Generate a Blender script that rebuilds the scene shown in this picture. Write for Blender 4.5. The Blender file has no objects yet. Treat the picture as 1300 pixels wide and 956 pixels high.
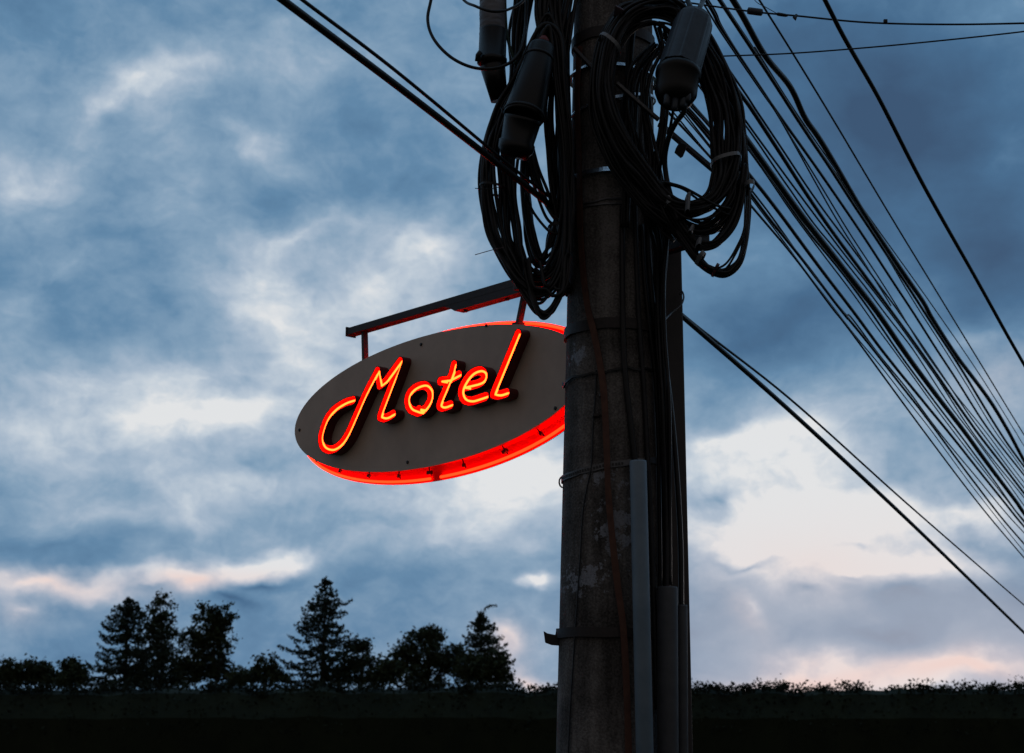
import bpy, math, random
import numpy as np
from mathutils import Vector, Matrix, noise as mnoise
R = math.radians
random.seed(7)
rng = np.random.default_rng(11)
scene = bpy.context.scene
COL = scene.collection

# ------------------------------------------------------------------ camera
FPX, CX, CY, HOR = 2000.0, 650.0, 478.0, 900.0
PITCH = math.atan((HOR - CY) / FPX)
CAM = Vector((0, 0, 1.6))
cam_data = bpy.data.cameras.new("camera")
cam = bpy.data.objects.new("camera", cam_data)
COL.objects.link(cam)
cam.location = CAM
cam.rotation_euler = (math.pi / 2 + PITCH, 0, 0)
cam_data.sensor_width = 36
cam_data.lens = FPX / 1300 * 36
cam_data.clip_start = 0.05
cam_data.clip_end = 20000
cam_data.dof.use_dof = True
cam_data.dof.focus_distance = 6.1
cam_data.dof.aperture_fstop = 6.3
scene.camera = cam

def ray(x, y):
    X = (x - CX) / FPX
    U = -(y - CY) / FPX
    return Vector((X, math.cos(PITCH) - U * math.sin(PITCH), math.sin(PITCH) + U * math.cos(PITCH)))

def at(x, y, Y):
    """the point of the place that stands Y metres ahead in the direction (x, y)"""
    r = ray(x, y)
    return CAM + r * (Y / r.y)

# ------------------------------------------------------------------ helpers
def setp(o, label=None, cat=None, group=None, kind=None):
    if label: o['label'] = label
    if cat: o['category'] = cat
    if group: o['group'] = group
    if kind: o['kind'] = kind
    return o

def empty(name, loc, label, cat, group=None):
    o = bpy.data.objects.new(name, None)
    COL.objects.link(o)
    o.location = loc
    o.empty_display_size = 0.1
    return setp(o, label, cat, group)

class MB:
    def __init__(self):
        self.v, self.f, self.s = [], [], []
    def add(self, vs, fs, smooth=False):
        b = len(self.v)
        self.v.extend([tuple(p) for p in vs])
        self.f.extend([tuple(i + b for i in q) for q in fs])
        self.s.extend([smooth] * len(fs))
    def tube(self, pts, r, n=8, closed=False, cap=True, smooth=True):
        pts = [Vector(p) for p in pts]
        m = len(pts)
        rad = r if isinstance(r, (list, tuple)) else [r] * m
        tang = []
        for i in range(m):
            if closed:
                t = pts[(i + 1) % m] - pts[i - 1]
            else:
                t = pts[min(i + 1, m - 1)] - pts[max(i - 1, 0)]
            tang.append(t.normalized() if t.length > 1e-9 else Vector((0, 0, 1)))
        up = Vector((0.13, 0.31, 1)).normalized()
        if abs(tang[0].dot(up)) > .95: up = Vector((1, 0.1, 0))
        nrm = (up - tang[0] * up.dot(tang[0])).normalized()
        vs = []
        for i in range(m):
            nrm = nrm - tang[i] * nrm.dot(tang[i])
            if nrm.length < 1e-6: nrm = tang[i].orthogonal()
            nrm.normalize()
            bi = tang[i].cross(nrm)
            for k in range(n):
                a = 2 * math.pi * k / n
                vs.append(pts[i] + (nrm * math.cos(a) + bi * math.sin(a)) * rad[i])
        fs = []
        for i in range(m if closed else m - 1):
            j = (i + 1) % m
            for k in range(n):
                l = (k + 1) % n
                fs.append((i * n + k, i * n + l, j * n + l, j * n + k))
        self.add(vs, fs, smooth)
        if cap and not closed:
            b = len(self.v) - m * n
            self.f.append(tuple(b + k for k in range(n))[::-1]); self.s.append(False)
            self.f.append(tuple(b + (m - 1) * n + k for k in range(n))); self.s.append(False)
    def lathe(self, p0, p1, prof, n=28):
        """profile of (t, radius) along the axis p0 -> p1"""
        p0, p1 = Vector(p0), Vector(p1)
        ax = (p1 - p0)
        d = ax.normalized()
        u = d.orthogonal().normalized(); w = d.cross(u)
        vs, fs = [], []
        for t, r in prof:
            c = p0 + ax * t
            for k in range(n):
                a = 2 * math.pi * k / n
                vs.append(c + (u * math.cos(a) + w * math.sin(a)) * r)
        for i in range(len(prof) - 1):
            for k in range(n):
                l = (k + 1) % n
                fs.append((i * n + k, i * n + l, (i + 1) * n + l, (i + 1) * n + k))
        fs.append(tuple(range(n))[::-1]); fs.append(tuple((len(prof) - 1) * n + k for k in range(n)))
        self.add(vs, fs, False)
        nf = len(fs)
        for i in range(nf - 2): self.s[-nf + i] = True
    def box(self, o, ex, ey, ez):
        """box centred on o with half-extent vectors"""
        o, ex, ey, ez = Vector(o), Vector(ex), Vector(ey), Vector(ez)
        vs = [o + ex * a + ey * b + ez * c for a in (-1, 1) for b in (-1, 1) for c in (-1, 1)]
        fs = [(0, 1, 3, 2), (4, 6, 7, 5), (0, 4, 5, 1), (2, 3, 7, 6), (0, 2, 6, 4), (1, 5, 7, 3)]
        self.add(vs, fs)
    def build(self, name, mat, parent=None, bevel=0, origin=None):
        me = bpy.data.meshes.new(name)
        org = Vector(origin) if origin is not None else (parent.matrix_world.translation if parent else None)
        vs = self.v
        if parent is not None:
            p = parent
            off = Vector((0, 0, 0))
            while p is not None:
                off += p.location; p = p.parent
            vs = [(a - off.x, b - off.y, c - off.z) for a, b, c in vs]
        elif origin is not None:
            vs = [(a - org.x, b - org.y, c - org.z) for a, b, c in vs]
        me.from_pydata(vs, [], self.f)
        me.polygons.foreach_set('use_smooth', self.s)
        me.materials.append(mat)
        me.update()
        o = bpy.data.objects.new(name, me)
        COL.objects.link(o)
        if parent is not None: o.parent = parent
        elif origin is not None: o.location = org
        if bevel:
            md = o.modifiers.new('bevel', 'BEVEL'); md.width = bevel; md.segments = 2; md.limit_method = 'ANGLE'
        return o

def catmull(P, n=8, closed=False):
    P = [np.array(p, float) for p in P]
    m = len(P); out = []
    for i in range(m if closed else m - 1):
        if closed:
            p0, p1, p2, p3 = P[i - 1], P[i], P[(i + 1) % m], P[(i + 2) % m]
        else:
            p1, p2 = P[i], P[i + 1]
            p0 = P[i - 1] if i else 2 * p1 - p2
            p3 = P[i + 2] if i + 2 < m else 2 * p2 - p1
        for k in range(n):
            t = k / n
            out.append(.5 * ((2 * p1) + (-p0 + p2) * t + (2 * p0 - 5 * p1 + 4 * p2 - p3) * t * t + (-p0 + 3 * p1 - 3 * p2 + p3) * t ** 3))
    if not closed: out.append(P[-1])
    return out

# ------------------------------------------------------------------ materials
def srgb(r, g, b):
    def c(v):
        v /= 255
        return v / 12.92 if v <= .04045 else ((v + .055) / 1.055) ** 2.4
    return (c(r), c(g), c(b), 1)

def mat(name, col, rough=.6, metal=0, noise=None, bump=0, emis=None, es=0, spec=.5):
    """noise = (scale, colour2, contrast low, contrast high, detail)"""
    m = bpy.data.materials.new(name); m.use_nodes = True
    nt = m.node_tree; bs = nt.nodes['Principled BSDF']
    bs.inputs['Base Color'].default_value = (*col, 1)
    bs.inputs['Roughness'].default_value = rough
    bs.inputs['Metallic'].default_value = metal
    bs.inputs['Specular IOR Level'].default_value = spec
    if noise:
        tc = nt.nodes.new('ShaderNodeTexCoord')
        nz = nt.nodes.new('ShaderNodeTexNoise'); nz.inputs['Scale'].default_value = noise[0]; nz.inputs['Detail'].default_value = 8
        nz.inputs['Roughness'].default_value = .65
        rp = nt.nodes.new('ShaderNodeValToRGB')
        rp.color_ramp.elements[0].position = noise[2]; rp.color_ramp.elements[0].color = (*col, 1)
        rp.color_ramp.elements[1].position = noise[3]; rp.color_ramp.elements[1].color = (*noise[1], 1)
        nt.links.new(tc.outputs['Object'], nz.inputs['Vector'])
        nt.links.new(nz.outputs['Fac'], rp.inputs['Fac'])
        nt.links.new(rp.outputs['Color'], bs.inputs['Base Color'])
        if bump:
            bp = nt.nodes.new('ShaderNodeBump'); bp.inputs['Strength'].default_value = bump; bp.inputs['Distance'].default_value = .01
            nt.links.new(nz.outputs['Fac'], bp.inputs['Height']); nt.links.new(bp.outputs['Normal'], bs.inputs['Normal'])
    if emis:
        bs.inputs['Emission Color'].default_value = (*emis, 1); bs.inputs['Emission Strength'].default_value = es
    return m

M_CABLE = mat('black_cable_sheath', (.008, .008, .009), .42, noise=(30, (.014, .014, .017), .4, .7), spec=.35)
M_CABLE2 = mat('dusty_cable_sheath', (.012, .012, .014), .5, noise=(18, (.028, .028, .032), .45, .75), spec=.35)
M_BLACK = mat('black_plastic', (.004, .004, .005), .38, noise=(12, (.010, .010, .012), .45, .8), spec=.35)
M_SLATE = mat('weathered_dark_plastic', (.022, .030, .042), .5, noise=(14, (.045, .058, .078), .4, .75), bump=.1)
M_BROWN = mat('rusty_brown_strip', (.075, .030, .020), .75, noise=(25, (.14, .058, .036), .35, .75))
M_STEEL = mat('galvanised_steel', (.80, .83, .88), .24, metal=1, noise=(60, (.45, .48, .52), .45, .6))
M_DULL = mat('dull_grey_metal', (.16, .16, .17), .5, metal=.6, noise=(50, (.08, .08, .085), .4, .7))
M_IRON = mat('dark_painted_iron', (.018, .014, .014), .6, noise=(40, (.035, .022, .02), .4, .75), bump=.15)
M_ARM = mat('sign_arm_paint', (.028, .020, .019), .6, noise=(30, (.06, .030, .026), .4, .75), bump=.12)
M_TAPE = mat('grey_wrapping_tape', (.14, .14, .16), .55, noise=(9, (.22, .22, .24), .4, .7))
M_TIE = mat('pale_cable_tie', (.22, .23, .25), .5)
M_TIE2 = mat('pinkish_cable_tie', (.16, .10, .12), .5)
M_REDCAP = mat('red_plastic_tag', (.16, .012, .008), .5)
M_BLUEPIPE = mat('blue_grey_pipe', (.15, .215, .28), .5, noise=(9, (.22, .29, .36), .35, .75))
M_GREYPIPE = mat('dark_grey_pipe', (.055, .058, .066), .6, noise=(14, (.085, .088, .098), .35, .75))
M_POST = mat('dark_steel_post', (.030, .024, .024), .55, noise=(11, (.05, .038, .036), .35, .75), bump=.1)
M_GREEN = mat('green_cable_sheath', (.01, .045, .03), .5)
M_FACE = mat('sign_face_paint', (.54, .40, .315), .6, noise=(3.2, (.74, .55, .435), .35, .75))
M_REDPAINT = mat('red_sign_paint', (.88, .010, .006), .6, spec=.15)
M_MAROON = mat('letter_side_paint', (.16, .018, .016), .5)
M_SCREW = mat('dark_screw', (.02, .02, .02), .5)
M_NEON = mat('lit_letter_neon', (.8, .2, .1), .3, emis=(1, .085, .009), es=8.5)
M_RIMNEON = mat('lit_rim_neon', (.8, .1, .05), .3, emis=(1, .014, .002), es=8.0)
M_BARK = mat('tree_bark', (.045, .035, .028), .9)
M_SPRUCE = mat('spruce_needles', (.016, .028, .016), .8, noise=(1.2, (.034, .050, .028), .35, .7), spec=.2)
M_LEAF = mat('broad_leaves', (.022, .036, .016), .8, noise=(.9, (.050, .062, .026), .35, .7), spec=.2)
M_HEDGE = mat('hedge_leaves', (.010, .016, .008), .8, noise=(.7, (.02, .028, .013), .35, .7), spec=.2)
M_GROUND = mat('rough_dark_meadow', (.016, .020, .011), .95, noise=(.25, (.034, .038, .02), .35, .7), spec=.1)

# ------------------------------------------------------------------ pole position and sign frame
POLE_Y = 5.8
_p = at(780, 420, POLE_Y)
POLE = Vector((_p.x - .014, POLE_Y, 0))
AZ = R(42)
SA = Vector((-math.sin(AZ), math.cos(AZ), 0))       # along the sign, away from the pole
SN = Vector((math.cos(AZ), math.sin(AZ), 0))        # from the face to its back
_q = at(781, 420, POLE_Y); SP0 = Vector((_q.x, POLE_Y, 0)) + SN * .25

def splane(x, y, o=0.0):
    P = SP0 + SN * o
    r = ray(x, y)
    t = (P - CAM).dot(SN) / r.dot(SN)
    q = CAM + r * t
    return ((q - SP0).dot(SA), q.z)

def S(u, v, o=0.0):
    p = SP0 + SA * u + SN * o
    return Vector((p.x, p.y, v))

def pole_axis(z):
    t = (z - 1.7) / 2.4
    return Vector((POLE.x - .022 + .045 * t, POLE.y, z))
def pole_r(z):
    return .186 - .0125 * (z - 1.7)

# concrete with stains, old paint patches
def concrete():
    m = bpy.data.materials.new('weathered_concrete'); m.use_nodes = True
    nt = m.node_tree; N = nt.nodes; L = nt.links; bs = N['Principled BSDF']
    bs.inputs['Roughness'].default_value = .88; bs.inputs['Specular IOR Level'].default_value = .25
    tc = N.new('ShaderNodeTexCoord')
    def noise(scale, detail, vec=None, rough=.6):
        n = N.new('ShaderNodeTexNoise'); n.inputs['Scale'].default_value = scale; n.inputs['Detail'].default_value = detail
        n.inputs['Roughness'].default_value = rough
        L.new(vec or tc.outputs['Object'], n.inputs['Vector']); return n.outputs['Fac']
    mp = N.new('ShaderNodeMapping'); mp.inputs['Scale'].default_value = (9, 9, .8); L.new(tc.outputs['Object'], mp.inputs['Vector'])
    streak = noise(1.6, 5, mp.outputs['Vector'])
    blot = noise(4.5, 8)
    grain = noise(130, 4)
    def math_(op, a, b=None, c=None):
        n = N.new('ShaderNodeMath'); n.operation = op
        for i, v in enumerate((a, b, c)):
            if v is None: continue
            if isinstance(v, (int, float)): n.inputs[i].default_value = v
            else: L.new(v, n.inputs[i])
        return n.outputs[0]
    s = math_('ADD', math_('MULTIPLY', streak, .5), math_('MULTIPLY', blot, .5))
    s = math_('ADD', s, math_('MULTIPLY', math_('SUBTRACT', grain, .5), .42))
    rp = N.new('ShaderNodeValToRGB'); L.new(s, rp.inputs['Fac'])
    e = rp.color_ramp.elements
    e[0].position = .36; e[0].color = (.034, .030, .028, 1)
    e[1].position = .64; e[1].color = (.235, .215, .205, 1)
    x = rp.color_ramp.elements.new(.5); x.color = (.110, .100, .095, 1)
    # pale worn paint patches, each with a place of its own on the shaft
    total = None
    for (px, py, sx, sz) in ((781, 668, .085, .11), (742, 735, .085, .055), (757, 604, .05, .03), (735, 447, .03, .05)):
        c = at(px, py, POLE_Y - .17) - POLE
        sep = N.new('ShaderNodeMapping'); sep.vector_type = 'POINT'
        sep.inputs['Location'].default_value = (-c.x / sx, 0, -c.z / sz)
        sep.inputs['Scale'].default_value = (1 / sx, .0, 1 / sz)
        L.new(tc.outputs['Object'], sep.inputs['Vector'])
        ln = N.new('ShaderNodeVectorMath'); ln.operation = 'LENGTH'; L.new(sep.outputs['Vector'], ln.inputs[0])
        v = math_('SUBTRACT', 1.0, ln.outputs['Value'])
        v = math_('MAXIMUM', v, -1.0)
        total = v if total is None else math_('MAXIMUM', total, v)
    pn = noise(26, 6, None, .7)
    pm = math_('MULTIPLY_ADD', math_('SUBTRACT', pn, .5), 6.5, total)
    st = math_('MULTIPLY', math_('SUBTRACT', pm, .32), 7.0); stn = N.new('ShaderNodeClamp'); L.new(st, stn.inputs[0])
    fac = math_('MULTIPLY', math_('MULTIPLY', stn.outputs[0], .78), math_('MULTIPLY', grain, 1.7))
    mx = N.new('ShaderNodeMix'); mx.data_type = 'RGBA'; L.new(fac, mx.inputs[0]); L.new(rp.outputs['Color'], mx.inputs[6])
    mx.inputs[7].default_value = (.34, .36, .42, 1)
    L.new(mx.outputs[2], bs.inputs['Base Color'])
    bp = N.new('ShaderNodeBump'); bp.inputs['Strength'].default_value = .55; bp.inputs['Distance'].default_value = .012
    L.new(math_('ADD', s, math_('MULTIPLY', grain, .3)), bp.inputs['Height']); L.new(bp.outputs['Normal'], bs.inputs['Normal'])
    return m
M_CONC = concrete()

# ------------------------------------------------------------------ the utility pole
pole = empty('utility_pole', (POLE.x, POLE.y, 0), 'thick round weathered concrete utility pole strapped with bands and hung with cables', 'utility pole')
mb = MB()
zs = [0, .6, 1.2] + [1.2 + .1 * i for i in range(1, 62)]
vs, fs = [], []
NN = 64
for z in zs:
    c = pole_axis(z); r = pole_r(z)
    for k in range(NN):
        a = 2 * math.pi * k / NN
        rr = r * (1 + .006 * mnoise.noise(Vector((math.cos(a) * 2, math.sin(a) * 2, z * 3))))
        vs.append(c + Vector((math.cos(a) * rr, math.sin(a) * rr, 0)))
for i in range(len(zs) - 1):
    for k in range(NN):
        l = (k + 1) % NN
        fs.append((i * NN + k, i * NN + l, (i + 1) * NN + l, (i + 1) * NN + k))
fs.append(tuple((len(zs) - 1) * NN + k for k in range(NN)))
mb.add(vs, fs, True); mb.s[-1] = False
mb.build('shaft', M_CONC, pole)

def zfront(py, x=780):
    return at(x, py, POLE_Y - .17).z

def ring(z, h, th, mt, name, a0=0, a1=360, tilt=0, tdir=0, wob=0, gap=.003, seed=0, slope=0):
    """a strap round the shaft; tilt lifts the side at angle tdir"""
    mb = MB(); n = max(8, int((a1 - a0) / 5)); vs = []; fs = []
    full = a1 - a0 >= 360
    for i in range(n if full else n + 1):
        a = R(a0 + (a1 - a0) * i / n)
        zz = z + tilt * math.cos(a - R(tdir)) + wob * mnoise.noise(Vector((math.cos(a) * 3, math.sin(a) * 3, seed)))
        for (dr, dz) in ((gap, -h / 2), (gap + th + slope, -h / 2), (gap + th, h / 2), (gap, h / 2)):
            c = pole_axis(zz); rr = pole_r(zz) + dr
            vs.append(c + Vector((math.cos(a) * rr, math.sin(a) * rr, dz)))
    m = n if full else n + 1
    for i in range(n):
        j = (i + 1) % m
        for k in range(4):
            l = (k + 1) % 4
            fs.append((i * 4 + k, i * 4 + l, j * 4 + l, j * 4 + k))
    if not full:
        fs.append((0, 1, 2, 3)); fs.append(tuple(n * 4 + k for k in (3, 2, 1, 0)))
    mb.add(vs, fs)
    return mb.build(name, mt, pole)

# angle 270 deg = the side facing the camera, 180 = left
o = ring(zfront(214), .021, .003, M_STEEL, 'steel_band', tilt=.004, tdir=0, wob=.004, seed=1, slope=.013); o['label'] = 'shiny steel band below the coils'
o = ring(zfront(80), .017, .003, M_STEEL, 'steel_band', tilt=-.010, tdir=0, wob=.004, seed=4, slope=.012); o['label'] = 'shiny steel band near the top'
o = ring(zfront(118), .013, .003, M_STEEL, 'steel_band', tilt=.040, tdir=20, wob=.002, seed=6, slope=.005)
ring(zfront(36), .042, .006, M_IRON, 'iron_collar', wob=.004, seed=9)
ring(zfront(410), .040, .007, M_IRON, 'iron_collar', wob=.003, tilt=.004, seed=2)
for dz, sd in ((0, 3), (.02, 5)):
    ring(zfront(258) + dz, .006, .004, M_DULL, 'wire_wrap', wob=.012, tilt=.006, tdir=0, seed=sd)
ring(zfront(470), .008, .006, M_CABLE, 'wire_wrap', wob=.03, tilt=.022, tdir=0, seed=13, gap=.006)
# lower perforated strap, lifts to the right over the pipe
zp = zfront(590)
o = ring(zp, .022, .0025, M_DULL, 'perforated_strap', tilt=.030, tdir=0, wob=.004, seed=8, gap=.004)
mb = MB()
for i in range(26):
    a = R(190 + i * 3.6)
    zz = zp + .030 * math.cos(a) + .004 * mnoise.noise(Vector((math.cos(a) * 3, math.sin(a) * 3, 8)))
    rr = pole_r(zz) + .0075; c = pole_axis(zz)
    ctr = c + Vector((math.cos(a) * rr, math.sin(a) * rr, 0)); tg = Vector((-math.sin(a), math.cos(a), 0)); nr = Vector((math.cos(a), math.sin(a), 0))
    mb.box(ctr, tg * .0032, nr * .0012, Vector((0, 0, .0045)))
h = mb.build('strap_hole', M_SCREW, pole); h.name = 'hole_row'
# strap tail curl at the left edge
c = at(716, 612, 5.78)
mb = MB(); mb.tube([c + Vector((.014 * math.cos(t) - .004, -.01 + .003 * t, .020 * math.sin(t))) for t in [i * .55 for i in range(10)]], .0032, 6)
mb.build('strap_tail', M_DULL, pole)
# lower clamp with hooked bracket
ring(zfront(803), .034, .008, M_IRON, 'clamp_band', wob=.003, tilt=-.004, tdir=0, seed=21)
mb = MB()
c = at(703, 808, 5.80)
def pxbox(pts, Y, th, mb):
    f = [at(x, y, Y - th / 2) for x, y in pts]; b = [at(x, y, Y + th / 2) for x, y in pts]
    n = len(pts)
    mb.add(f + b, [tuple(range(n)), tuple(range(2 * n - 1, n - 1, -1))] + [(i, i + n, (i + 1) % n + n, (i + 1) % n) for i in range(n)])
pxbox([(690, 801), (695, 804), (705, 806), (706, 800), (713, 804), (720, 806), (720, 818), (712, 820), (700, 819), (692, 816)], 5.80, .05, mb)
mb.build('hook_bracket', M_IRON, pole, bevel=.003)
# small bits on the shaft: plugs, short clips
for (x, y, s) in ((753, 525, .012), (762, 500, .009), (790, 122, .006), (759, 115, .006)):
    mb = MB(); p = at(x, y, 5.6); d = (p - pole_axis(p.z)); d.z = 0
    q = pole_axis(p.z) + d.normalized() * (pole_r(p.z) + .006)
    mb.box(q, Vector((s, 0, 0)), Vector((0, s * .8, 0)), Vector((0, 0, s * .6)))
    mb.build('cable_clip', M_DULL if s < .01 else M_IRON, pole, bevel=.002)

def on_pole(x, y, gap):
    """the point on the front of the shaft seen towards (x, y), gap metres off the concrete"""
    p = at(x, y, POLE_Y - .15)
    for _ in range(6):
        c = pole_axis(p.z); rr = pole_r(p.z) + gap
        dx = max(-rr * .999, min(rr * .999, p.x - c.x))
        p = at(x, y, POLE_Y - math.sqrt(rr * rr - dx * dx))
    return p

def down_line(name, pts, r, mt, label, cat, gap=None, group=None, flat=None, n=8):
    gap = r + .002 if gap is None else gap
    P = [on_pole(x, y, gap) if len(t) < 3 else at(x, y, t[2]) for t in pts for x, y in [t[:2]]]
    P = catmull(P, n)
    mb = MB()
    mb.tube(P, r, 10)
    if flat:
        mb.v = mb.v
    o = mb.build(name, mt, None, origin=P[-1])
    return setp(o, label, cat, group)

# brown strip running down the face of the pole
def ribbon(name, pts, w, th, mt, label, cat, gap=.006):
    P = [Vector(p) for p in catmull([on_pole(x, y, gap) for x, y in pts], 6)]
    mb = MB(); vs = []; fs = []
    for i, p in enumerate(P):
        t = (P[min(i + 1, len(P) - 1)] - P[max(i - 1, 0)]).normalized()
        c = pole_axis(p.z); nr = Vector((p.x - c.x, p.y - c.y, 0)).normalized()
        s = t.cross(nr).normalized()
        ww = w * (1 + .18 * mnoise.noise(Vector((p.z * 6, 1, 2))))
        for a, b in ((-1, 0), (1, 0), (1, 1), (-1, 1)):
            vs.append(p + s * ww / 2 * a + nr * th * b)
    for i in range(len(P) - 1):
        for k in range(4):
            l = (k + 1) % 4
            fs.append((i * 4 + k, i * 4 + l, i * 4 + 4 + l, i * 4 + 4 + k))
    fs.append((0, 1, 2, 3)); n = len(P) - 1; fs.append(tuple(n * 4 + k for k in (3, 2, 1, 0)))
    mb.add(vs, fs)
    return setp(mb.build(name, mt, None, origin=P[-1]), label, cat)
ribbon('ground_strip', [(737, 60), (734, 120), (736, 200), (738, 300), (745, 380), (756, 430), (766, 490), (770, 560), (772, 620), (777, 680), (784, 745), (791, 800), (796, 900), (798, 1000)],
       .023, .008, M_BROWN, 'rusty brown flat strip wandering down the face of the concrete pole', 'strip', gap=.014)
down_line('thin_cable', [(757, 470), (756, 500), (753, 540), (751, 590), (745, 620), (740, 650), (737, 700), (733, 760), (729, 820), (724, 900), (720, 990)], .0028, M_CABLE,
          'thin black wire hanging loosely down the left of the pole face', 'wire', gap=.006)

# pipes and the vertical cables that feed them
VG = 'black cables running down the right side of the pole'
down_line('vertical_cable', [(790, 262), (790, 330), (791, 420), (794, 480), (801, 540), (808, 600)], .0105, M_CABLE,
          'black cable dropping down the pole face into the blue-grey pipe', 'cable', group=VG)
down_line('vertical_cable', [(806, 250), (808, 330), (812, 420), (818, 500), (822, 580), (826, 660), (830, 760), (834, 900)], .009, M_CABLE2,
          'black cable running down the pole just right of the blue-grey pipe', 'cable', group=VG)
down_line('vertical_cable', [(822, 262), (824, 330), (830, 400), (838, 470), (845, 540, 5.72), (847, 620, 5.70), (847, 700, 5.68), (847, 790, 5.67)], .0105, M_CABLE2,
          'thick cable curving down into the wide grey pipe on the pole side', 'cable', group=VG)
down_line('vertical_cable', [(832, 300), (835, 380), (842, 440, 5.74), (852, 520, 5.72), (859, 600, 5.72), (864, 690, 5.73), (865, 800, 5.73)], .010, M_CABLE,
          'outermost black cable bending down into the narrow grey pipe', 'cable', group=VG)
down_line('vertical_cable', [(815, 285), (818, 350), (824, 410), (832, 480), (836, 560), (837, 640), (838, 740), (838, 900)], .008, M_CABLE,
          'slim black cable pressed against the right edge of the concrete pole', 'cable', group=VG)

def pipe(name, x0, y0, x1, y1, r, Y, mt, label, group=None, cap=True):
    p0 = at(x0, y0, Y); p1 = at(x1, y1, Y)
    d = (p1 - p0); p1 = p0 + d * ((p0.z - 0) / -d.z) if abs(d.z) > 1e-6 else p1
    mb = MB()
    L_ = (p1 - p0).length
    t = .006 / L_
    mb.lathe(p0 + (p1 - p0) * (0), p1, [(.0 + .03 / L_, r * .86), (0, r * .86), (0, r * .96), (t, r), (1, r)], 32)
    return setp(mb.build(name, mt, None, origin=p1), label, 'pipe', group)
pipe('conduit_pipe', 810, 585, 816.5, 867, .0305, POLE_Y - .225, M_BLUEPIPE, 'slim blue-grey conduit pipe on the front of the concrete pole')
pipe('conduit_pipe', 847, 745, 847.5, 867, .0375, 5.67, M_GREYPIPE, 'wide dark grey conduit pipe at the lower right of the pole')
pipe('conduit_pipe', 865, 768, 865.5, 867, .0215, 5.73, M_GREYPIPE, 'narrow dark grey pipe at the outer edge beside the wide pipe')

# square post behind the pole
post = empty('steel_post', (at(850, 420, 6.05).x, 6.05, 0), 'dark square steel post standing close behind the concrete pole', 'post')
px = at(848, 420, 6.05).x
ang = R(14)
ex = Vector((math.cos(ang), math.sin(ang), 0)); ey = Vector((-math.sin(ang), math.cos(ang), 0))
ztop = at(850, 268, 6.05).z
mb = MB(); mb.box(Vector((px - .005, 6.08, ztop / 2)), ex * .055, ey * .055, Vector((0, 0, ztop / 2))); mb.build('tube', M_POST, post, bevel=.008)
mb = MB(); mb.box(Vector((px - .005, 6.08, ztop + .005)), ex * .058, ey * .058, Vector((0, 0, .0045))); mb.build('cap', M_DULL, post, bevel=.002)
mb = MB()
mb.tube(catmull([at(842, 408, 5.86), at(852, 398, 5.93), at(864, 388, 5.95), at(868, 378, 5.97), at(866, 370, 6.0), at(863, 374, 6.0)], 6), .0035, 6)
mb.build('tie_wire', M_DULL, post)

# ------------------------------------------------------------------ the neon sign
EC = (1.453, 2.973, 1.045, .306)
sign = empty('motel_sign', S(EC[0], EC[1] - EC[3] - .03, .03), 'oval grey motel sign with lit red neon script and glowing red rim', 'sign')
def ell(t, grow=0.0):
    return EC[0] + (EC[2] + grow) * math.cos(t), EC[1] + (EC[3] + grow) * math.sin(t)
NE = 120
def ell_slab(mb, o0, o1, grow, dv=0.0):
    vs = [S(*ell(2 * math.pi * k / NE, grow), o0) + Vector((0, 0, dv)) for k in range(NE)] + [S(*ell(2 * math.pi * k / NE, grow), o1) + Vector((0, 0, dv)) for k in range(NE)]
    fs = [tuple(range(NE)), tuple(range(2 * NE - 1, NE - 1, -1))] + [(k, k + NE, (k + 1) % NE + NE, (k + 1) % NE) for k in range(NE)]
    mb.add(vs, fs)
mb = MB(); ell_slab(mb, 0, .006, 0); mb.build('face_plate', M_FACE, sign)
# painted wall of the box behind the face
mb = MB(); ell_slab(mb, .0065, .0745, -.014); mb.build('box_wall', M_REDPAINT, sign)
mb = MB(); ell_slab(mb, .075, .081, .041, dv=-.013); mb.build('back_plate', M_REDPAINT, sign)
# glowing rim tube in two lengths
for t0, t1 in ((R(92), R(268)), (R(-88), R(88))):
    mb = MB()
    mb.tube([S(*ell(t0 + (t1 - t0) * k / 90, .029), .066) + Vector((0, 0, -.012)) for k in range(91)], .0062, 10)
    mb.build('rim_tube', M_RIMNEON, sign)
# clips that hold the rim tube
for zx, zy in ((105, 808), (200, 850), (315, 872), (440, 874), (570, 858), (710, 820), (880, 765), (1018, 690)):
    x, y = 360 + zx / 3.186, 330 + zy / 3.186
    u, v = splane(x, y, .02)
    th = math.atan2((v - EC[1]) / EC[3], (u - EC[0]) / EC[2])
    big = zx in (570, 880)
    mb = MB()
    nrm = (S(*ell(th, .02)) - S(*ell(th, 0))).normalized(); tg = SN.cross(nrm)
    mb.box(S(*ell(th, .016), .050), tg * (.013 if big else .007), nrm * .008, SN * (.009 if big else .006))
    mb.tube([S(*ell(th, -.012), .046), S(*ell(th, .012), .050), S(*ell(th, .030), .062)], .0035, 6)
    mb.build('tube_clip', M_SCREW, sign, bevel=.002)
for zx, zy in ((557, 342), (65, 688), (502, 818), (820, 265), (1100, 600)):
    u, v = splane(360 + zx / 3.186, 330 + zy / 3.186, 0)
    mb = MB(); mb.lathe(S(u, v, .0), S(u, v, -.005), [(0, .008), (.7, .008), (1, .005)], 12); mb.build('screw', M_SCREW, sign)

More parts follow.
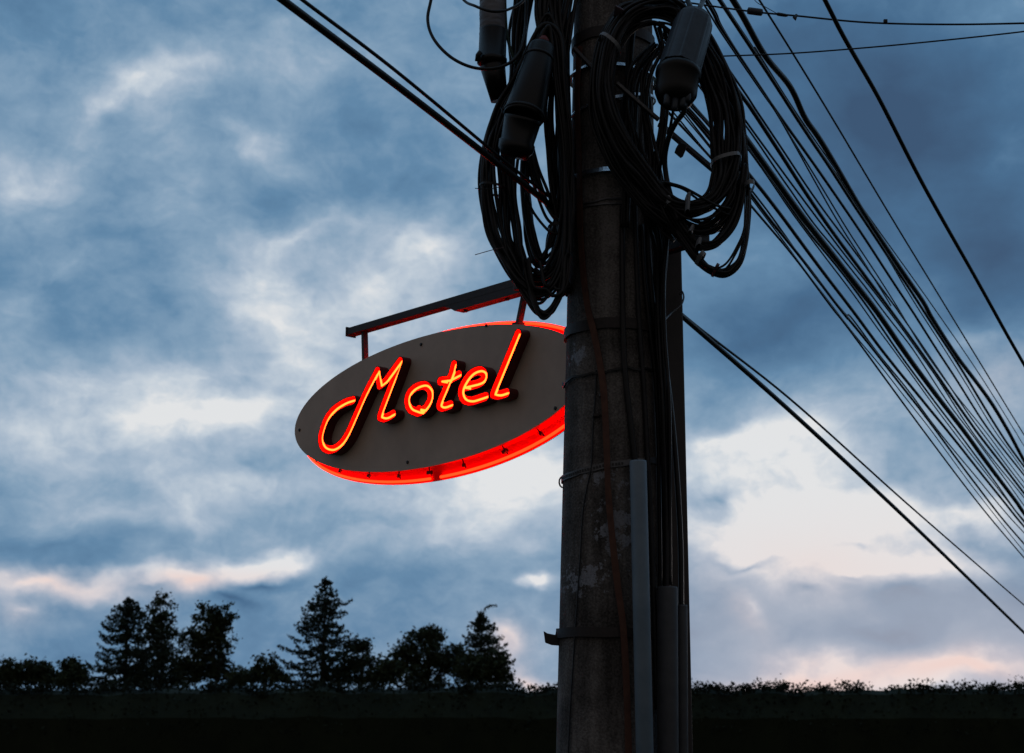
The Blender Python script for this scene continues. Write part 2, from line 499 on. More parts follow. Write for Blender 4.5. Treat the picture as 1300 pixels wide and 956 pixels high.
def Z(*p): return [(360 + a / 3.186, 330 + b / 3.186) for a, b in p]
LET = [
 ('M', [catmull(Z((290, 568), (255, 580), (215, 605), (185, 640), (165, 690), (159, 730), (172, 760), (205, 768), (240, 745), (268, 703), (300, 632), (340, 542), (388, 450)), 6)
        + [(484.8, 490)] + [(492, 484.5)] + [(510.5, 459)] + catmull(Z((455, 482), (425, 560), (400, 628), (403, 638), (422, 640), (452, 624)), 4)]),
 ('o', [catmull(Z((553, 618), (520, 603), (509, 572), (518, 540), (545, 517), (580, 509), (602, 532), (602, 566), (583, 600), (562, 615), (556, 606)), 6)]),
 ('t', [catmull(Z((698, 425), (690, 458), (668, 515), (643, 575), (640, 592), (655, 597), (684, 587)), 5), Z((642, 492), (675, 488)) + Z((718, 466))]),
 ('e', [catmull(Z((735, 517), (800, 500), (820, 480), (818, 458), (798, 450), (768, 463), (742, 495), (727, 532), (737, 563), (765, 572), (800, 563), (826, 554)), 6)]),
 ('l', [Z((957, 300), (860, 536)) + catmull(Z((857, 545), (880, 548), (910, 539)), 4)]),
]
HWC, DEP, TUBO, TR = .0225, .050, -.038, .0046

def seg_dist(px_, py_, pts):
    d = np.full(px_.shape, 9.0)
    for (a, b) in zip(pts[:-1], pts[1:]):
        ax, ay = a; bx, by = b; vx, vy = bx - ax, by - ay
        q = vx * vx + vy * vy
        if q < 1e-12: continue
        t = np.clip(((px_ - ax) * vx + (py_ - ay) * vy) / q, 0, 1)
        d = np.minimum(d, np.hypot(px_ - ax - t * vx, py_ - ay - t * vy))
    return d

def contours(D, lv, xs, ys):
    segs = {}
    nx, ny = D.shape
    def ip(i0, j0, i1, j1):
        a, b = D[i0, j0], D[i1, j1]; t = (lv - a) / (b - a)
        return (xs[i0] + t * (xs[i1] - xs[i0]), ys[j0] + t * (ys[j1] - ys[j0]))
    E = {}
    for i in range(nx - 1):
        for j in range(ny - 1):
            c = [D[i, j] < lv, D[i + 1, j] < lv, D[i + 1, j + 1] < lv, D[i, j + 1] < lv]
            if all(c) or not any(c): continue
            ed = [('h', i, j), ('v', i + 1, j), ('h', i, j + 1), ('v', i, j)]
            en = [k for k in range(4) if c[k] != c[(k + 1) % 4]]
            for k in range(0, len(en), 2):
                a, b = ed[en[k]], ed[en[k + 1]]
                E.setdefault(a, []).append(b); E.setdefault(b, []).append(a)
    def pos(e):
        k, i, j = e
        return ip(i, j, i + 1, j) if k == 'h' else ip(i, j, i, j + 1)
    seen = set(); loops = []
    for e in E:
        if e in seen: continue
        loop = [e]; seen.add(e); cur = e
        while True:
            nx_ = [q for q in E[cur] if q not in seen]
            if not nx_: break
            cur = nx_[0]; seen.add(cur); loop.append(cur)
        P = np.array([pos(q) for q in loop])
        for _ in range(3): P = (np.roll(P, 1, 0) + 2 * P + np.roll(P, -1, 0)) / 4
        loops.append(P)
    return loops

for name, strokes in LET:
    st = [[splane(x, y, TUBO) for x, y in s] for s in strokes]
    allp = np.array([p for s in st for p in s])
    g = .0025
    xs = np.arange(allp[:, 0].min() - .03, allp[:, 0].max() + .03, g); ys = np.arange(allp[:, 1].min() - .03, allp[:, 1].max() + .03, g)
    XX, YY = np.meshgrid(xs, ys, indexing='ij')
    D = np.full(XX.shape, 9.0)
    for s in st: D = np.minimum(D, seg_dist(XX, YY, s))
    loops = contours(D, HWC, xs, ys)
    part = MB()
    wall_in = MB()
    for P in loops:
        n = len(P)
        T = np.roll(P, -1, 0) - np.roll(P, 1, 0); T /= np.linalg.norm(T, axis=1)[:, None] + 1e-9
        Nn = np.stack([-T[:, 1], T[:, 0]], 1)
        # direction towards the inside of the stroke
        dd = seg_dist(*(P + Nn * .002).T, [tuple(q) for q in st[0]])
        for s in st[1:]: dd = np.minimum(dd, seg_dist(*(P + Nn * .002).T, [tuple(q) for q in s]))
        if np.median(dd) > HWC: Nn = -Nn
        I = P + Nn * .0025
        I2 = P + Nn * .0040
        vs = [S(*p, -.001) for p in P] + [S(*p, -DEP) for p in P] + [S(*p, -DEP) for p in I]+ [S(*p, -.001) for p in I]
        fs = []
        for k in range(n):
            l = (k + 1) % n
            fs += [(k, l, n + l, n + k), (n + k, n + l, 2 * n + l, 2 * n + k), (2 * n + k, 2 * n + l, 3 * n + l, 3 * n + k)]
        part.add(vs, fs, False)
        vs = [S(*p, -.004) for p in I2] + [S(*p, -DEP - .0015) for p in I2] + [S(*p, -DEP - .0015) for p in P]
        fs = []
        for k in range(n):
            l = (k + 1) % n
            fs += [(k, l, n + l, n + k), (n + k, n + l, 2 * n + l, 2 * n + k)]
        wall_in.add(vs, fs, False)
    ch = part.build('letter_channel', M_MAROON, sign)
    ch['label'] = 'open red channel of the script letter ' + name
    ins = D < HWC - .0015
    cells = ins[:-1, :-1] & ins[1:, :-1] & ins[1:, 1:] & ins[:-1, 1:]
    idx = {}; vv = []; ff = []
    for i, j in zip(*np.nonzero(cells)):
        q = []
        for a, b in ((i, j), (i + 1, j), (i + 1, j + 1), (i, j + 1)):
            if (a, b) not in idx: idx[(a, b)] = len(vv); vv.append(S(xs[a], ys[b], -.005))
            q.append(idx[(a, b)])
        ff.append(tuple(q))
    wall_in.add(vv, ff)
    wall_in.build('channel_lining', M_REDPAINT, ch)
    for s in st:
        # even spacing, ends bent back into the channel
        tb = MB()
        P = [S(u, v, TUBO) for u, v in s]
        P = [P[0] + SN * .03] + P + [P[-1] + SN * .03]
        tb.tube(P, TR, 10)
        tb.build('neon_tube', M_NEON, ch)

# hanger rods
arm_o = .040
def rod(x0, y0, x1, y1):
    a = splane(x0, y0, arm_o); b = splane(x1, y1, arm_o)
    u = b[0]
    pa, pb = S(a[0], a[1] + .02, arm_o), S(b[0], b[1] - .02, arm_o)
    mb = MB(); mb.box((pa + pb) / 2, SA * .010, SN * .014, (pa - pb) / 2)
    mb.box(S(u, b[1] - .004, arm_o), SA * .022, SN * .020, Vector((0, 0, .006)))
    mb.build('hanger', M_ARM, sign, bevel=.002)
rod(462.5, 422, 464, 459)
rod(667, 376, 658, 410)

# the arm
zb = [splane(x, y, arm_o)[1] for x, y in ((455, 417), (550, 392), (640, 369))]
zb = sum(zb) / 3
uL = splane(446, 418, arm_o)[0]
u0 = -.32
arm = empty('sign_arm', S(0, zb, arm_o), 'long dark steel arm reaching from behind the pole to carry the oval sign', 'bracket arm')
mb = MB()
mb.box(S((uL + u0) / 2, zb + .002, arm_o), SA * ((uL - u0) / 2), SN * .026, Vector((0, 0, .0185)))
mb.build('beam', M_ARM, arm, bevel=.003)
uS = splane(578, 392, arm_o)[0]
mb = MB()
zc = zb - .030
n0, n1 = -.042, .012
vs = []
for o_ in (arm_o + n0, arm_o + n1):
    for (u, z) in ((uS, zc - .002), (uS + .03, zc + .006), (uS - .01, zc + .008), (u0 + .1, zc + .008), (u0 + .1, zc - .026), (uS - .045, zc - .026), (uS - .02, zc - .012)):
        vs.append(S(u, z, o_))
n = 7
mb.add(vs, [tuple(range(n)), tuple(range(2 * n - 1, n - 1, -1))] + [(i, i + n, (i + 1) % n + n, (i + 1) % n) for i in range(n)])
mb.build('stiffener', M_ARM, arm)
for u in (1.20, 0.92):
    mb = MB(); mb.lathe(S(u, zc - .026, arm_o - .015), S(u, zc - .036, arm_o - .015), [(0, .010), (.8, .010), (1, .007)], 8); mb.build('bolt', M_IRON, arm)
mb = MB(); mb.box(S(uL + .004, zb + .002, arm_o), SA * .004, SN * .030, Vector((0, 0, .024))); mb.build('end_cap', M_ARM, arm, bevel=.002)
mb = MB(); mb.box(S(.78, zb - .002, arm_o - .05), SA * .05, SN * .012, Vector((0, 0, .045))); mb.build('mounting_plate', M_ARM, arm, bevel=.004)

# ------------------------------------------------------------------ cable bundles and coils
def bundle(mb, ctrl, n, r, Y, sp=None, closed=False, dsp=.04, wander=.4, seed=0, sub=9, sides=7):
    """n strands following the path ctrl = (x, y, half-spread in px[, extra depth]); they stay within the spread"""
    rd = random.Random(seed)
    m = len(ctrl)
    base = [at(c[0], c[1], Y + (c[3] if len(c) > 3 else 0)) for c in ctrl]
    nor = []
    for i in range(m):
        a = ctrl[(i - 1) % m] if closed or i else ctrl[i]; b = ctrl[(i + 1) % m] if closed or i < m - 1 else ctrl[i]
        t = (at(b[0], b[1], Y) - at(a[0], a[1], Y)); t.y = 0
        t.normalize(); nor.append(Vector((t.z, 0, -t.x)))
    for k in range(n):
        # even coverage across the width
        a0 = -1 + 2 * (k + .5) / n
        b0 = rd.uniform(-1, 1)
        P = []
        for i in range(m):
            w = ctrl[i][2] * Y / FPX
            a = max(-1.05, min(1.05, a0 + rd.uniform(-wander, wander)))
            b = b0 * .7 + rd.uniform(-.3, .3)
            P.append(base[i] + nor[i] * (a * w) + Vector((0, b * dsp, 0)) + Vector((rd.uniform(-.003, .003), 0, rd.uniform(-.006, .006))))
        mb.tube([Vector(p) for p in catmull(P, sub, closed)], r * rd.uniform(.82, 1.15), sides, closed)

def tie(parent, x, y, w, h, angle, Y, mt, name='cable_tie', dp=.066):
    mb = MB()
    c = at(x, y, Y); s = Y / FPX; a = R(angle)
    ex = Vector((math.cos(a), 0, math.sin(a))); ez = Vector((-math.sin(a), 0, math.cos(a)))
    N_ = 20; hw = w * s / 2
    vs = []; fs = []
    for k in range(N_):
        t = 2 * math.pi * k / N_
        e = 2.6
        X = math.copysign(abs(math.cos(t)) ** (2 / e), math.cos(t)) * hw; Dp = math.copysign(abs(math.sin(t)) ** (2 / e), math.sin(t)) * dp
        for q, z in ((1, -1), (1.05, -1), (1.05, 1), (1, 1)):
            vs.append(c + ex * X * q + Vector((0, Dp * q, 0)) + ez * (z * h * s / 2))
    for k in range(N_):
        j = (k + 1) % N_
        for l in range(4):
            m2 = (l + 1) % 4
            fs.append((k * 4 + l, k * 4 + m2, j * 4 + m2, j * 4 + l))
    mb.add(vs, fs)
    return mb.build(name, mt, parent)

LC = 'black cable coils hanging on the left of the pole'
# outer left coil
c1 = empty('cable_coil', at(650, 390, 5.62), 'largest outer black coil at the far left, hanging in front of the sign arm', 'cable coil', LC)
mb = MB()
bundle(mb, [(690, 40, 8), (660, 100, 9), (636, 142, 9), (622, 190, 9), (618, 240, 10), (627, 295, 11), (646, 335, 9), (664, 362, 5), (684, 376, 4), (703, 362, 5), (716, 325, 6), (722, 260, 7), (718, 180, 8), (712, 110, 8), (705, 50, 8)], 10, .0064, 5.60, closed=True, dsp=.05, seed=1, wander=.25)
bundle(mb, [(690, 40, 4), (664, 100, 5), (640, 142, 5), (626, 190, 7), (622, 240, 8), (630, 295, 8), (648, 340, 5), (666, 375, 4), (682, 395, 3), (697, 398, 3), (711, 372, 4), (719, 330, 5), (722, 260, 7), (718, 180, 8), (712, 110, 8), (705, 50, 8)], 3, .0062, 5.57, closed=True, dsp=.05, seed=71, wander=.5)
bundle(mb, [(696, 30, 8), (672, 90, 10), (654, 140, 12), (645, 190, 13), (643, 240, 13), (648, 290, 13), (657, 328, 10), (670, 349, 6), (688, 352, 5), (703, 335, 7), (713, 305, 8), (718, 270, 7), (719, 230, 7), (716, 160, 8), (710, 90, 8)], 17, .0064, 5.64, closed=True, dsp=.06, seed=2, wander=.25)
for i, (bx, by, lx) in enumerate(((690, 404, 668), (692, 400, 672), (684, 384, 668), (702, 378, 676), (708, 366, 690))):
    P = [(lx - 4, 330, 2), (lx + 2, 362, 2), (bx - 9, by - 8, 1.5), (bx, by, 1.5), (bx + 12, by - 8, 1.5), (717, by - 45, 2), (722, 320, 3)]
    bundle(mb, P, 1 if i != 0 else 2, .0060, 5.56, dsp=.03, seed=40 + i, wander=.8)
mb.build('loops', M_CABLE, c1)
tie(c1, 625, 240, 34, 3, -10, 5.60, M_CABLE2)
mb = MB(); mb.tube(catmull([at(638, 236, 5.53), at(622, 240, 5.52), at(603, 239, 5.52)], 5), .0016, 5); mb.build('tie_end', M_CABLE2, c1)
mb = MB(); mb.tube(catmull([at(640, 314, 5.53), at(626, 317, 5.52), at(603, 323.5, 5.52)], 5), .0016, 5); mb.build('tie_end', M_TIE2, c1)
# inner left coil
c2 = empty('cable_coil', at(690, 350, 5.7), 'smaller inner coil looping between the outer coil and the pole, thick at its lower bend', 'cable coil', LC)
mb = MB()
bundle(mb, [(704, 20, 8), (688, 90, 8), (674, 150, 6), (667, 210, 5), (668, 262, 5), (674, 305, 6), (684, 332, 6), (697, 326, 12), (708, 302, 12), (716, 270, 9), (719, 220, 8), (716, 140, 8), (712, 60, 8)], 11, .0062, 5.70, closed=True, dsp=.05, seed=3, wander=.4)
bundle(mb, [(700, 20, 6), (676, 100, 4), (671, 160, 5), (676, 205, 6), (688, 245, 7), (700, 270, 6), (712, 284, 5), (722, 290, 4)], 5, .0058, 5.66, dsp=.04, seed=5, wander=.3)
bundle(mb, [(708, 20, 7), (700, 90, 5), (697, 150, 6), (699, 195, 7), (704, 240, 6), (710, 280, 6), (714, 320, 5), (706, 345, 5), (690, 352, 5), (676, 345, 4)], 6, .0060, 5.68, dsp=.04, seed=6, wander=.4)
bundle(mb, [(667, 245, 2), (676, 268, 2), (690, 287, 2), (702, 296, 2), (716, 298, 2)], 1, .0062, 5.63, seed=8)
mb.build('loops', M_CABLE, c2)
tie(c2, 708, 290, 26, 4, 8, 5.66, M_CABLE2)
# dense run close to the pole's left edge
c3 = empty('cable_bundle', at(715, 350, 5.75), 'dense upright bundle of black cables pressed to the left edge of the pole', 'cable bundle')
mb = MB()
bundle(mb, [(716, -60, 10), (714, 0, 11), (714, 60, 10), (715, 130, 9), (714, 200, 9), (713, 260, 7), (712, 310, 7), (708, 350, 7), (722, 372, 6)], 12, .0065, 5.76, dsp=.05, seed=9, wander=.3)
bundle(mb, [(735, -60, 8), (728, -10, 9), (716, 40, 9), (712, 80, 8), (716, 130, 6), (719, 190, 5)], 6, .0062, 5.68, dsp=.03, seed=10, wander=.4)
mb.build('strands', M_CABLE, c3)
# bundle feeding down from above at the left
c4 = empty('cable_bundle', at(690, 60, 5.7), 'fan of black cables coming down from above between the two black tubes', 'cable bundle')
mb = MB()
bundle(mb, [(694, -70, 14), (690, -20, 12), (688, 15, 8), (689, 45, 6), (688, 62, 6)], 12, .0068, 5.62, dsp=.03, seed=11, wander=.2)
bundle(mb, [(676, -70, 12), (664, -10, 13), (658, 40, 11), (656, 90, 8), (648, 130, 7), (640, 160, 8)], 17, .0066, 5.70, dsp=.04, seed=12, wander=.3)
bundle(mb, [(700, -70, 8), (702, -10, 8), (706, 30, 6), (712, 60, 5), (714, 100, 4)], 9, .0066, 5.66, dsp=.03, seed=13, wander=.3)
bundle(mb, [(645, 110, 3), (647, 134, 3), (640, 150, 3), (630, 170, 3)], 2, .0062, 5.72, seed=14)
mb.build('strands', M_CABLE, c4)
mb = MB(); bundle(mb, [(640, -60, 1), (641, 20, 1), (646, 50, 1), (655, 80, 1)], 1, .0058, 5.60, seed=15); mb.build('green_strand', M_GREEN, c4)
# big single loop upper left
o = MB()
o.tube([Vector(p) for p in catmull([at(*p) for p in ((556, -60, 5.6), (548, -5, 5.6), (543, 25, 5.58), (551, 50, 5.55), (573, 73, 5.52), (602, 86, 5.50), (632, 86, 5.50), (654, 74, 5.52), (664, 52, 5.56), (668, 20, 5.62), (668, -40, 5.66))], 10)], .0062, 10)
setp(o.build('cable_loop', M_CABLE, None, origin=at(602, 86, 5.5)), 'wide single loop of black cable sweeping left of the taped tube', 'cable')
o = MB()
o.tube([Vector(p) for p in catmull([at(*p) for p in ((560, -60, 5.6), (585, -5, 5.58), (604, 8, 5.5), (626, 14.5, 5.48), (648, 11, 5.52), (668, -4, 5.6), (680, -40, 5.66))], 10)], .0055, 10)
setp(o.build('cable_loop', M_CABLE, None, origin=at(626, 14, 5.5)), 'short black cable drooping across the grey taped top of the tube', 'cable')

# ---- splice closures
def cone_px(mb, x0, y0, r0, x1, y1, r1, Y0, Y1, prof=None, n=32):
    p0, p1 = at(x0, y0, Y0), at(x1, y1, Y1)
    s0, s1 = r0 * Y0 / FPX, r1 * Y1 / FPX
    prof = prof or ((0, 1), (1, 1))
    mb.lathe(p0, p1, [(t, (s0 + (s1 - s0) * min(max(t, 0), 1)) * k) for t, k in prof], n)

q = empty('splice_tube', at(632, 128, 5.64), 'black tapering cable tube with a grey taped upper end', 'splice closure')
mb = MB(); cone_px(mb, 625, 82, 17.5, 634, 128, 11.5, 5.6, 5.62, ((0, .9), (.03, 1), (1, 1)))
mb.build('tapered_end', M_BLACK, q)
mb = MB(); cone_px(mb, 626, 38, 18.5, 624.5, 82, 19, 5.6, 5.6, ((0, .97), (.04, 1), (.82, 1), (.84, 1.07), (.97, 1.07), (1, .9)))
mb.build('sleeve', M_BLACK, q)
mb = MB()
prof = []
for i in range(60):
    t = i / 59
    prof.append((t, 1 + .035 * math.sin(i * 1.9) + .03 * mnoise.noise(Vector((i * .6, 0, 3)))))
p0, p1 = at(625, -60, 5.6), at(625, 43, 5.6)
nseg = 40; vs = []; fs = []
for i in range(80):
    t = i / 79
    for k in range(nseg):
        a = 2 * math.pi * k / nseg
        rr = 17.5 * 5.6 / FPX * (1 + .05 * mnoise.noise(Vector((math.cos(a) * 1.2, math.sin(a) * 1.2, t * 26))) + .03 * mnoise.noise(Vector((math.cos(a) * 3, math.sin(a) * 3, t * 60))))
        vs.append(p0.lerp(p1, t) + Vector((math.cos(a) * rr, math.sin(a) * rr, .012 * math.cos(a + 1) * t)))
for i in range(79):
    for k in range(nseg):
        l = (k + 1) % nseg
        fs.append((i * nseg + k, i * nseg + l, (i + 1) * nseg + l, (i + 1) * nseg + k))
fs.append(tuple(79 * nseg + k for k in range(nseg)))
mb.add(vs, fs, True); mb.build('tape_wrap', M_TAPE, q)
mb = MB(); mb.tube([at(606, 78, 5.56), at(607, 70, 5.55), at(610, 66, 5.55)], .010, 8); mb.build('clamp_screw', M_BLACK, q)

q = empty('splice_closure', at(655, 200, 5.55), 'long black slanted closure tube with a red plug, in front of the left coils', 'splice closure')
mb = MB(); cone_px(mb, 689, 57, 17.5, 664, 150, 28, 5.52, 5.46, ((0, .8), (.02, .95), (.05, 1), (.97, 1), (1, .96)))
mb.build('sleeve', M_BLACK, q)
mb = MB(); cone_px(mb, 664, 150, 28, 652, 200, 25, 5.461, 5.50, ((0, .93), (.08, .9), (.6, .86), (.62, .95), (.8, .93), (1, .7)))
mb.build('base', M_BLACK, q)
mb = MB(); cone_px(mb, 691, 46, 7, 689, 58, 9, 5.52, 5.52, ((0, .5), (.3, .9), (1, 1)), 16)
mb.build('plug', M_REDCAP, q)
for t in (.16, .93):
    a_ = (689 + (664 - 689) * t, 57 + 93 * t); b_ = (689 + (664 - 689) * (t + .035), 57 + 93 * (t + .035)); rr = 17.5 + 10.5 * t
    mb = MB(); cone_px(mb, a_[0], a_[1], rr + 1.0, b_[0], b_[1], rr + 1.3, 5.52 - .06 * t, 5.52 - .06 * (t + .035)); mb.build('clamp_ring', M_CABLE2, q)
mb = MB(); mb.tube([at(636, 137, 5.46), at(639, 147, 5.44), at(644, 139, 5.45)], .0018, 5); mb.build('wire_end', M_CABLE2, q)

q = empty('splice_closure', at(860, 135, 5.38), 'stubby dark grey ribbed closure with a black domed base on the right', 'splice closure')
mb = MB()
p0, p1 = at(883, 20, 5.40), at(862, 90, 5.30)
ax = p1 - p0; d = ax.normalized(); u_ = d.orthogonal().normalized(); w_ = d.cross(u_)
nseg = 72; prof = [(0, .55), (.015, .72), (.05, .88), (.12, .97), (.2, 1), (1, 1.06), (1.002, .9)]
vs = []; fs = []
s = 26 * 5.35 / FPX
for t, kk in prof:
    for k in range(nseg):
        a = 2 * math.pi * k / nseg
        rib = 1 + (.05 if (k % 9) in (0, 1) and t > .05 else 0)
        vs.append(p0 + ax * t + (u_ * math.cos(a) + w_ * math.sin(a)) * s * kk * rib)
for i in range(len(prof) - 1):
    for k in range(nseg):
        l = (k + 1) % nseg
        fs.append((i * nseg + k, i * nseg + l, (i + 1) * nseg + l, (i + 1) * nseg + k))
fs.append(tuple(range(nseg))[::-1]); fs.append(tuple((len(prof) - 1) * nseg + k for k in range(nseg)))
mb.add(vs, fs); mb.build('ribbed_cover', M_SLATE, q, bevel=.0015)
mb = MB(); cone_px(mb, 862, 88, 28, 856, 132, 30, 5.30, 5.27, ((0, .98), (.06, 1.1), (.2, 1.1), (.24, 1.0), (.7, .98), (.9, .8), (1, .6)))
mb.build('base', M_BLACK, q)
for i, (x, y) in enumerate(((846, 130), (856, 136), (866, 133), (872, 126))):
    mb = MB(); cone_px(mb, x + 2, y - 14, 5, x, y + 4, 4.6, 5.24, 5.24, ((0, 1), (.8, 1), (1, .8)), 14); mb.build('cable_port', M_SLATE, q)
for pts in (((868, -50, 5.5), (872, -5, 5.45), (877, 10, 5.41), (881, 22, 5.40)), ((902, -50, 5.6), (893, -2, 5.5), (888, 10, 5.42), (884, 22, 5.40))):
    mb = MB(); mb.tube([Vector(p) for p in catmull([at(*p) for p in pts], 6)], .0095, 10); mb.build('feed_cable', M_CABLE, q)
mb = MB(); mb.tube([Vector(p) for p in catmull([at(*p) for p in ((869, 126, 5.24), (868, 142, 5.26), (858, 156, 5.3), (849, 175, 5.35), (844, 200, 5.4), (846, 225, 5.42), (852, 250, 5.42), (862, 280, 5.42))], 8)], .0098, 10); mb.build('feed_cable', M_CABLE, q)
mb = MB(); mb.tube([Vector(p) for p in catmull([at(*p) for p in ((856, 134, 5.25), (850, 165, 5.35), (843, 190, 5.4), (838, 215, 5.45), (838, 250, 5.5))], 8)], .0055, 10); mb.build('feed_cable', M_CABLE, q)

# ---- right coils
RC = 'black cable coils hanging on the right of the pole'
k1 = empty('cable_coil', at(905, 262, 5.48), 'thick right-hand coil wound tightest, held by a broad pale tie', 'cable coil', RC)
mb = MB()
bundle(mb, [(846, 10, 9), (806, 18, 9), (780, 48, 9), (768, 95, 10), (771, 140, 11), (790, 185, 11), (818, 222, 10), (846, 256, 7), (874, 265, 7), (902, 256, 9), (917, 228, 14), (922, 190, 19), (920, 145, 21), (906, 100, 18), (888, 55, 12), (870, 25, 9)], 30, .0058, 5.44, closed=True, dsp=.06, seed=21, wander=.2)
bundle(mb, [(770, 120, 8), (778, 70, 7), (798, 36, 9), (828, 24, 10), (856, 34, 10), (880, 62, 9), (902, 105, 9), (914, 150, 8)], 10, .0058, 5.45, dsp=.04, seed=29, wander=.3)
bundle(mb, [(836, 30, 6), (843, 60, 6), (846, 95, 7), (850, 130, 6)], 4, .0062, 5.50, dsp=.03, seed=30, wander=.3)
mb.build('loops', M_CABLE2, k1)
tie(k1, 921, 204, 38, 5, 14, 5.44, M_TIE)
tie(k1, 774, 58, 36, 5, -42, 5.43, M_TIE)
tie(k1, 872, 262, 6, 24, -6, 5.42, M_TIE)
k2 = empty('cable_coil', at(885, 316, 5.46), 'middle right-hand coil whose taped lower bend hangs beside the pole', 'cable coil', RC)
mb = MB()
bundle(mb, [(842, 6, 8), (798, 12, 6), (772, 48, 6), (760, 100, 6), (765, 150, 7), (786, 200, 7), (818, 242, 6), (848, 272, 5), (882, 292, 5), (905, 290, 6), (924, 268, 7), (936, 235, 6), (940, 195, 6), (934, 140, 7), (916, 85, 7), (886, 35, 8)], 9, .0060, 5.48, closed=True, dsp=.05, seed=22, wander=.4)
bundle(mb, [(838, 235, 4), (858, 270, 4), (876, 300, 5), (888, 313, 4), (908, 309, 5), (926, 288, 6), (938, 255, 5), (943, 210, 5)], 7, .0058, 5.45, dsp=.04, seed=23, wander=.3)
bundle(mb, [(846, 258, 2), (870, 276, 3), (892, 282, 3), (910, 270, 4), (925, 250, 6), (933, 220, 6)], 5, .0052, 5.42, dsp=.03, seed=24, wander=.5)
bundle(mb, [(843, 232, 2), (866, 240, 3), (890, 253, 4), (912, 264, 4), (926, 268, 4)], 3, .0052, 5.41, dsp=.03, seed=25, wander=.6)
mb.build('loops', M_CABLE, k2)
tie(k2, 886, 312, 6, 9, -10, 5.44, M_TIE)
tie(k2, 876, 296, 6, 9, -25, 5.45, M_TIE)
tie(k2, 785, 20, 5, 12, 60, 5.44, M_TIE2)
k3 = empty('cable_coil', at(915, 349, 5.46), 'lowest and widest right-hand coil, a slim loop reaching furthest down and right', 'cable coil', RC)
mb = MB()
bundle(mb, [(836, 3, 6), (792, 10, 5), (766, 42, 5), (754, 95, 5), (757, 150, 6), (779, 205, 6), (812, 250, 6), (840, 275, 6), (862, 296, 6), (884, 325, 5), (903, 342, 4), (922, 346, 4), (938, 332, 3), (948, 305, 3), (951, 265, 4), (949, 225, 4), (944, 170, 4), (930, 115, 5), (906, 62, 6), (874, 18, 6)], 6, .0060, 5.46, closed=True, dsp=.04, seed=26, wander=.5)
bundle(mb, [(905, 341, 1), (922, 336, 2), (938, 312, 3), (946, 290, 3), (949, 250, 2)], 2, .0050, 5.44, dsp=.02, seed=27, wander=.6)
mb.build('loops', M_CABLE, k3)
tie(k3, 950, 238, 13, 6, 0, 5.46, M_TIE)
tie(k3, 889, 328, 12, 6, 45, 5.44, M_TIE)
tie(k3, 908, 343, 10, 4, 60, 5.44, M_TIE2)
# loose run of cables between coil and pole, leading to the pipes
k4 = empty('cable_bundle', at(830, 300, 5.55), 'broad slanting bundle of black cables gathered on the pole face under the right closure', 'cable bundle')
mb = MB()
bundle(mb, [(835, 60, 8, .03), (812, 95, 14, .01), (808, 140, 18), (812, 185, 18), (822, 230, 18), (832, 270, 14), (838, 310, 8, .08), (838, 360, 6, .13), (839, 430, 5, .17), (844, 520, 5, .17), (846, 640, 4, .19), (847, 744, 3, .19)], 16, .0060, 5.52, dsp=.05, seed=31, wander=.3)
bundle(mb, [(806, 15, 3), (800, 60, 4), (797, 110, 5), (796, 170, 6), (795, 230, 6), (793, 290, 5, .03)], 4, .0065, 5.56, dsp=.02, seed=32, wander=.3)
bundle(mb, [(770, 130, 7), (782, 170, 10), (806, 210, 12), (832, 248, 12), (848, 280, 10), (862, 300, 6)], 12, .0060, 5.49, dsp=.05, seed=33, wander=.3)
bundle(mb, [(842, 60, 3), (846, 110, 4), (842, 160, 4), (836, 200, 4), (832, 250, 4)], 4, .0060, 5.50, dsp=.03, seed=34, wander=.3)
mb.build('strands', M_CABLE, k4)
tie(k4, 847, 260, 12, 10, 20, 5.46, M_TIE)
# slanting steel brackets among the coils
def bracket(pts, w, Y0, Y1, mt, label, tab=None):
    p0, p1 = at(*pts[0], Y0), at(*pts[1], Y1)
    d = (p1 - p0).normalized(); s = Vector((0, 1, 0)); s = (s - d * s.dot(d)).normalized(); t = d.cross(s)
    b = empty('bracket_bar', p1, label, 'bracket')
    mb = MB(); mb.box((p0 + p1) / 2, d * (p1 - p0).length / 2, s * .012, t * w / 2); mb.build('bar', mt, b, bevel=.002)
    return b
b = bracket(((783, 106), (836, 152)), .012, 5.47, 5.47, M_DULL, 'flat metal bar slanting across the pole under the right closure')
b = bracket(((838, 158), (912, 221)), .017, 5.6, 5.9, M_ARM, 'dark bracket bar with a square tab slanting behind the right coil')
mb = MB(); pxbox([(863, 180), (872, 184), (870, 192), (867, 199), (864, 201), (856, 194), (858, 188)], 5.68, .012, mb); mb.build('tab', M_ARM, b, bevel=.002)
b = bracket(((729, 62), (757, 92)), .012, 5.60, 5.55, M_ARM, 'short rusty bar slanting across the top of the pole beside the coil')
mb = MB(); mb.tube([at(772, 92, 5.5), at(800, 92, 5.5)], .001, 5)

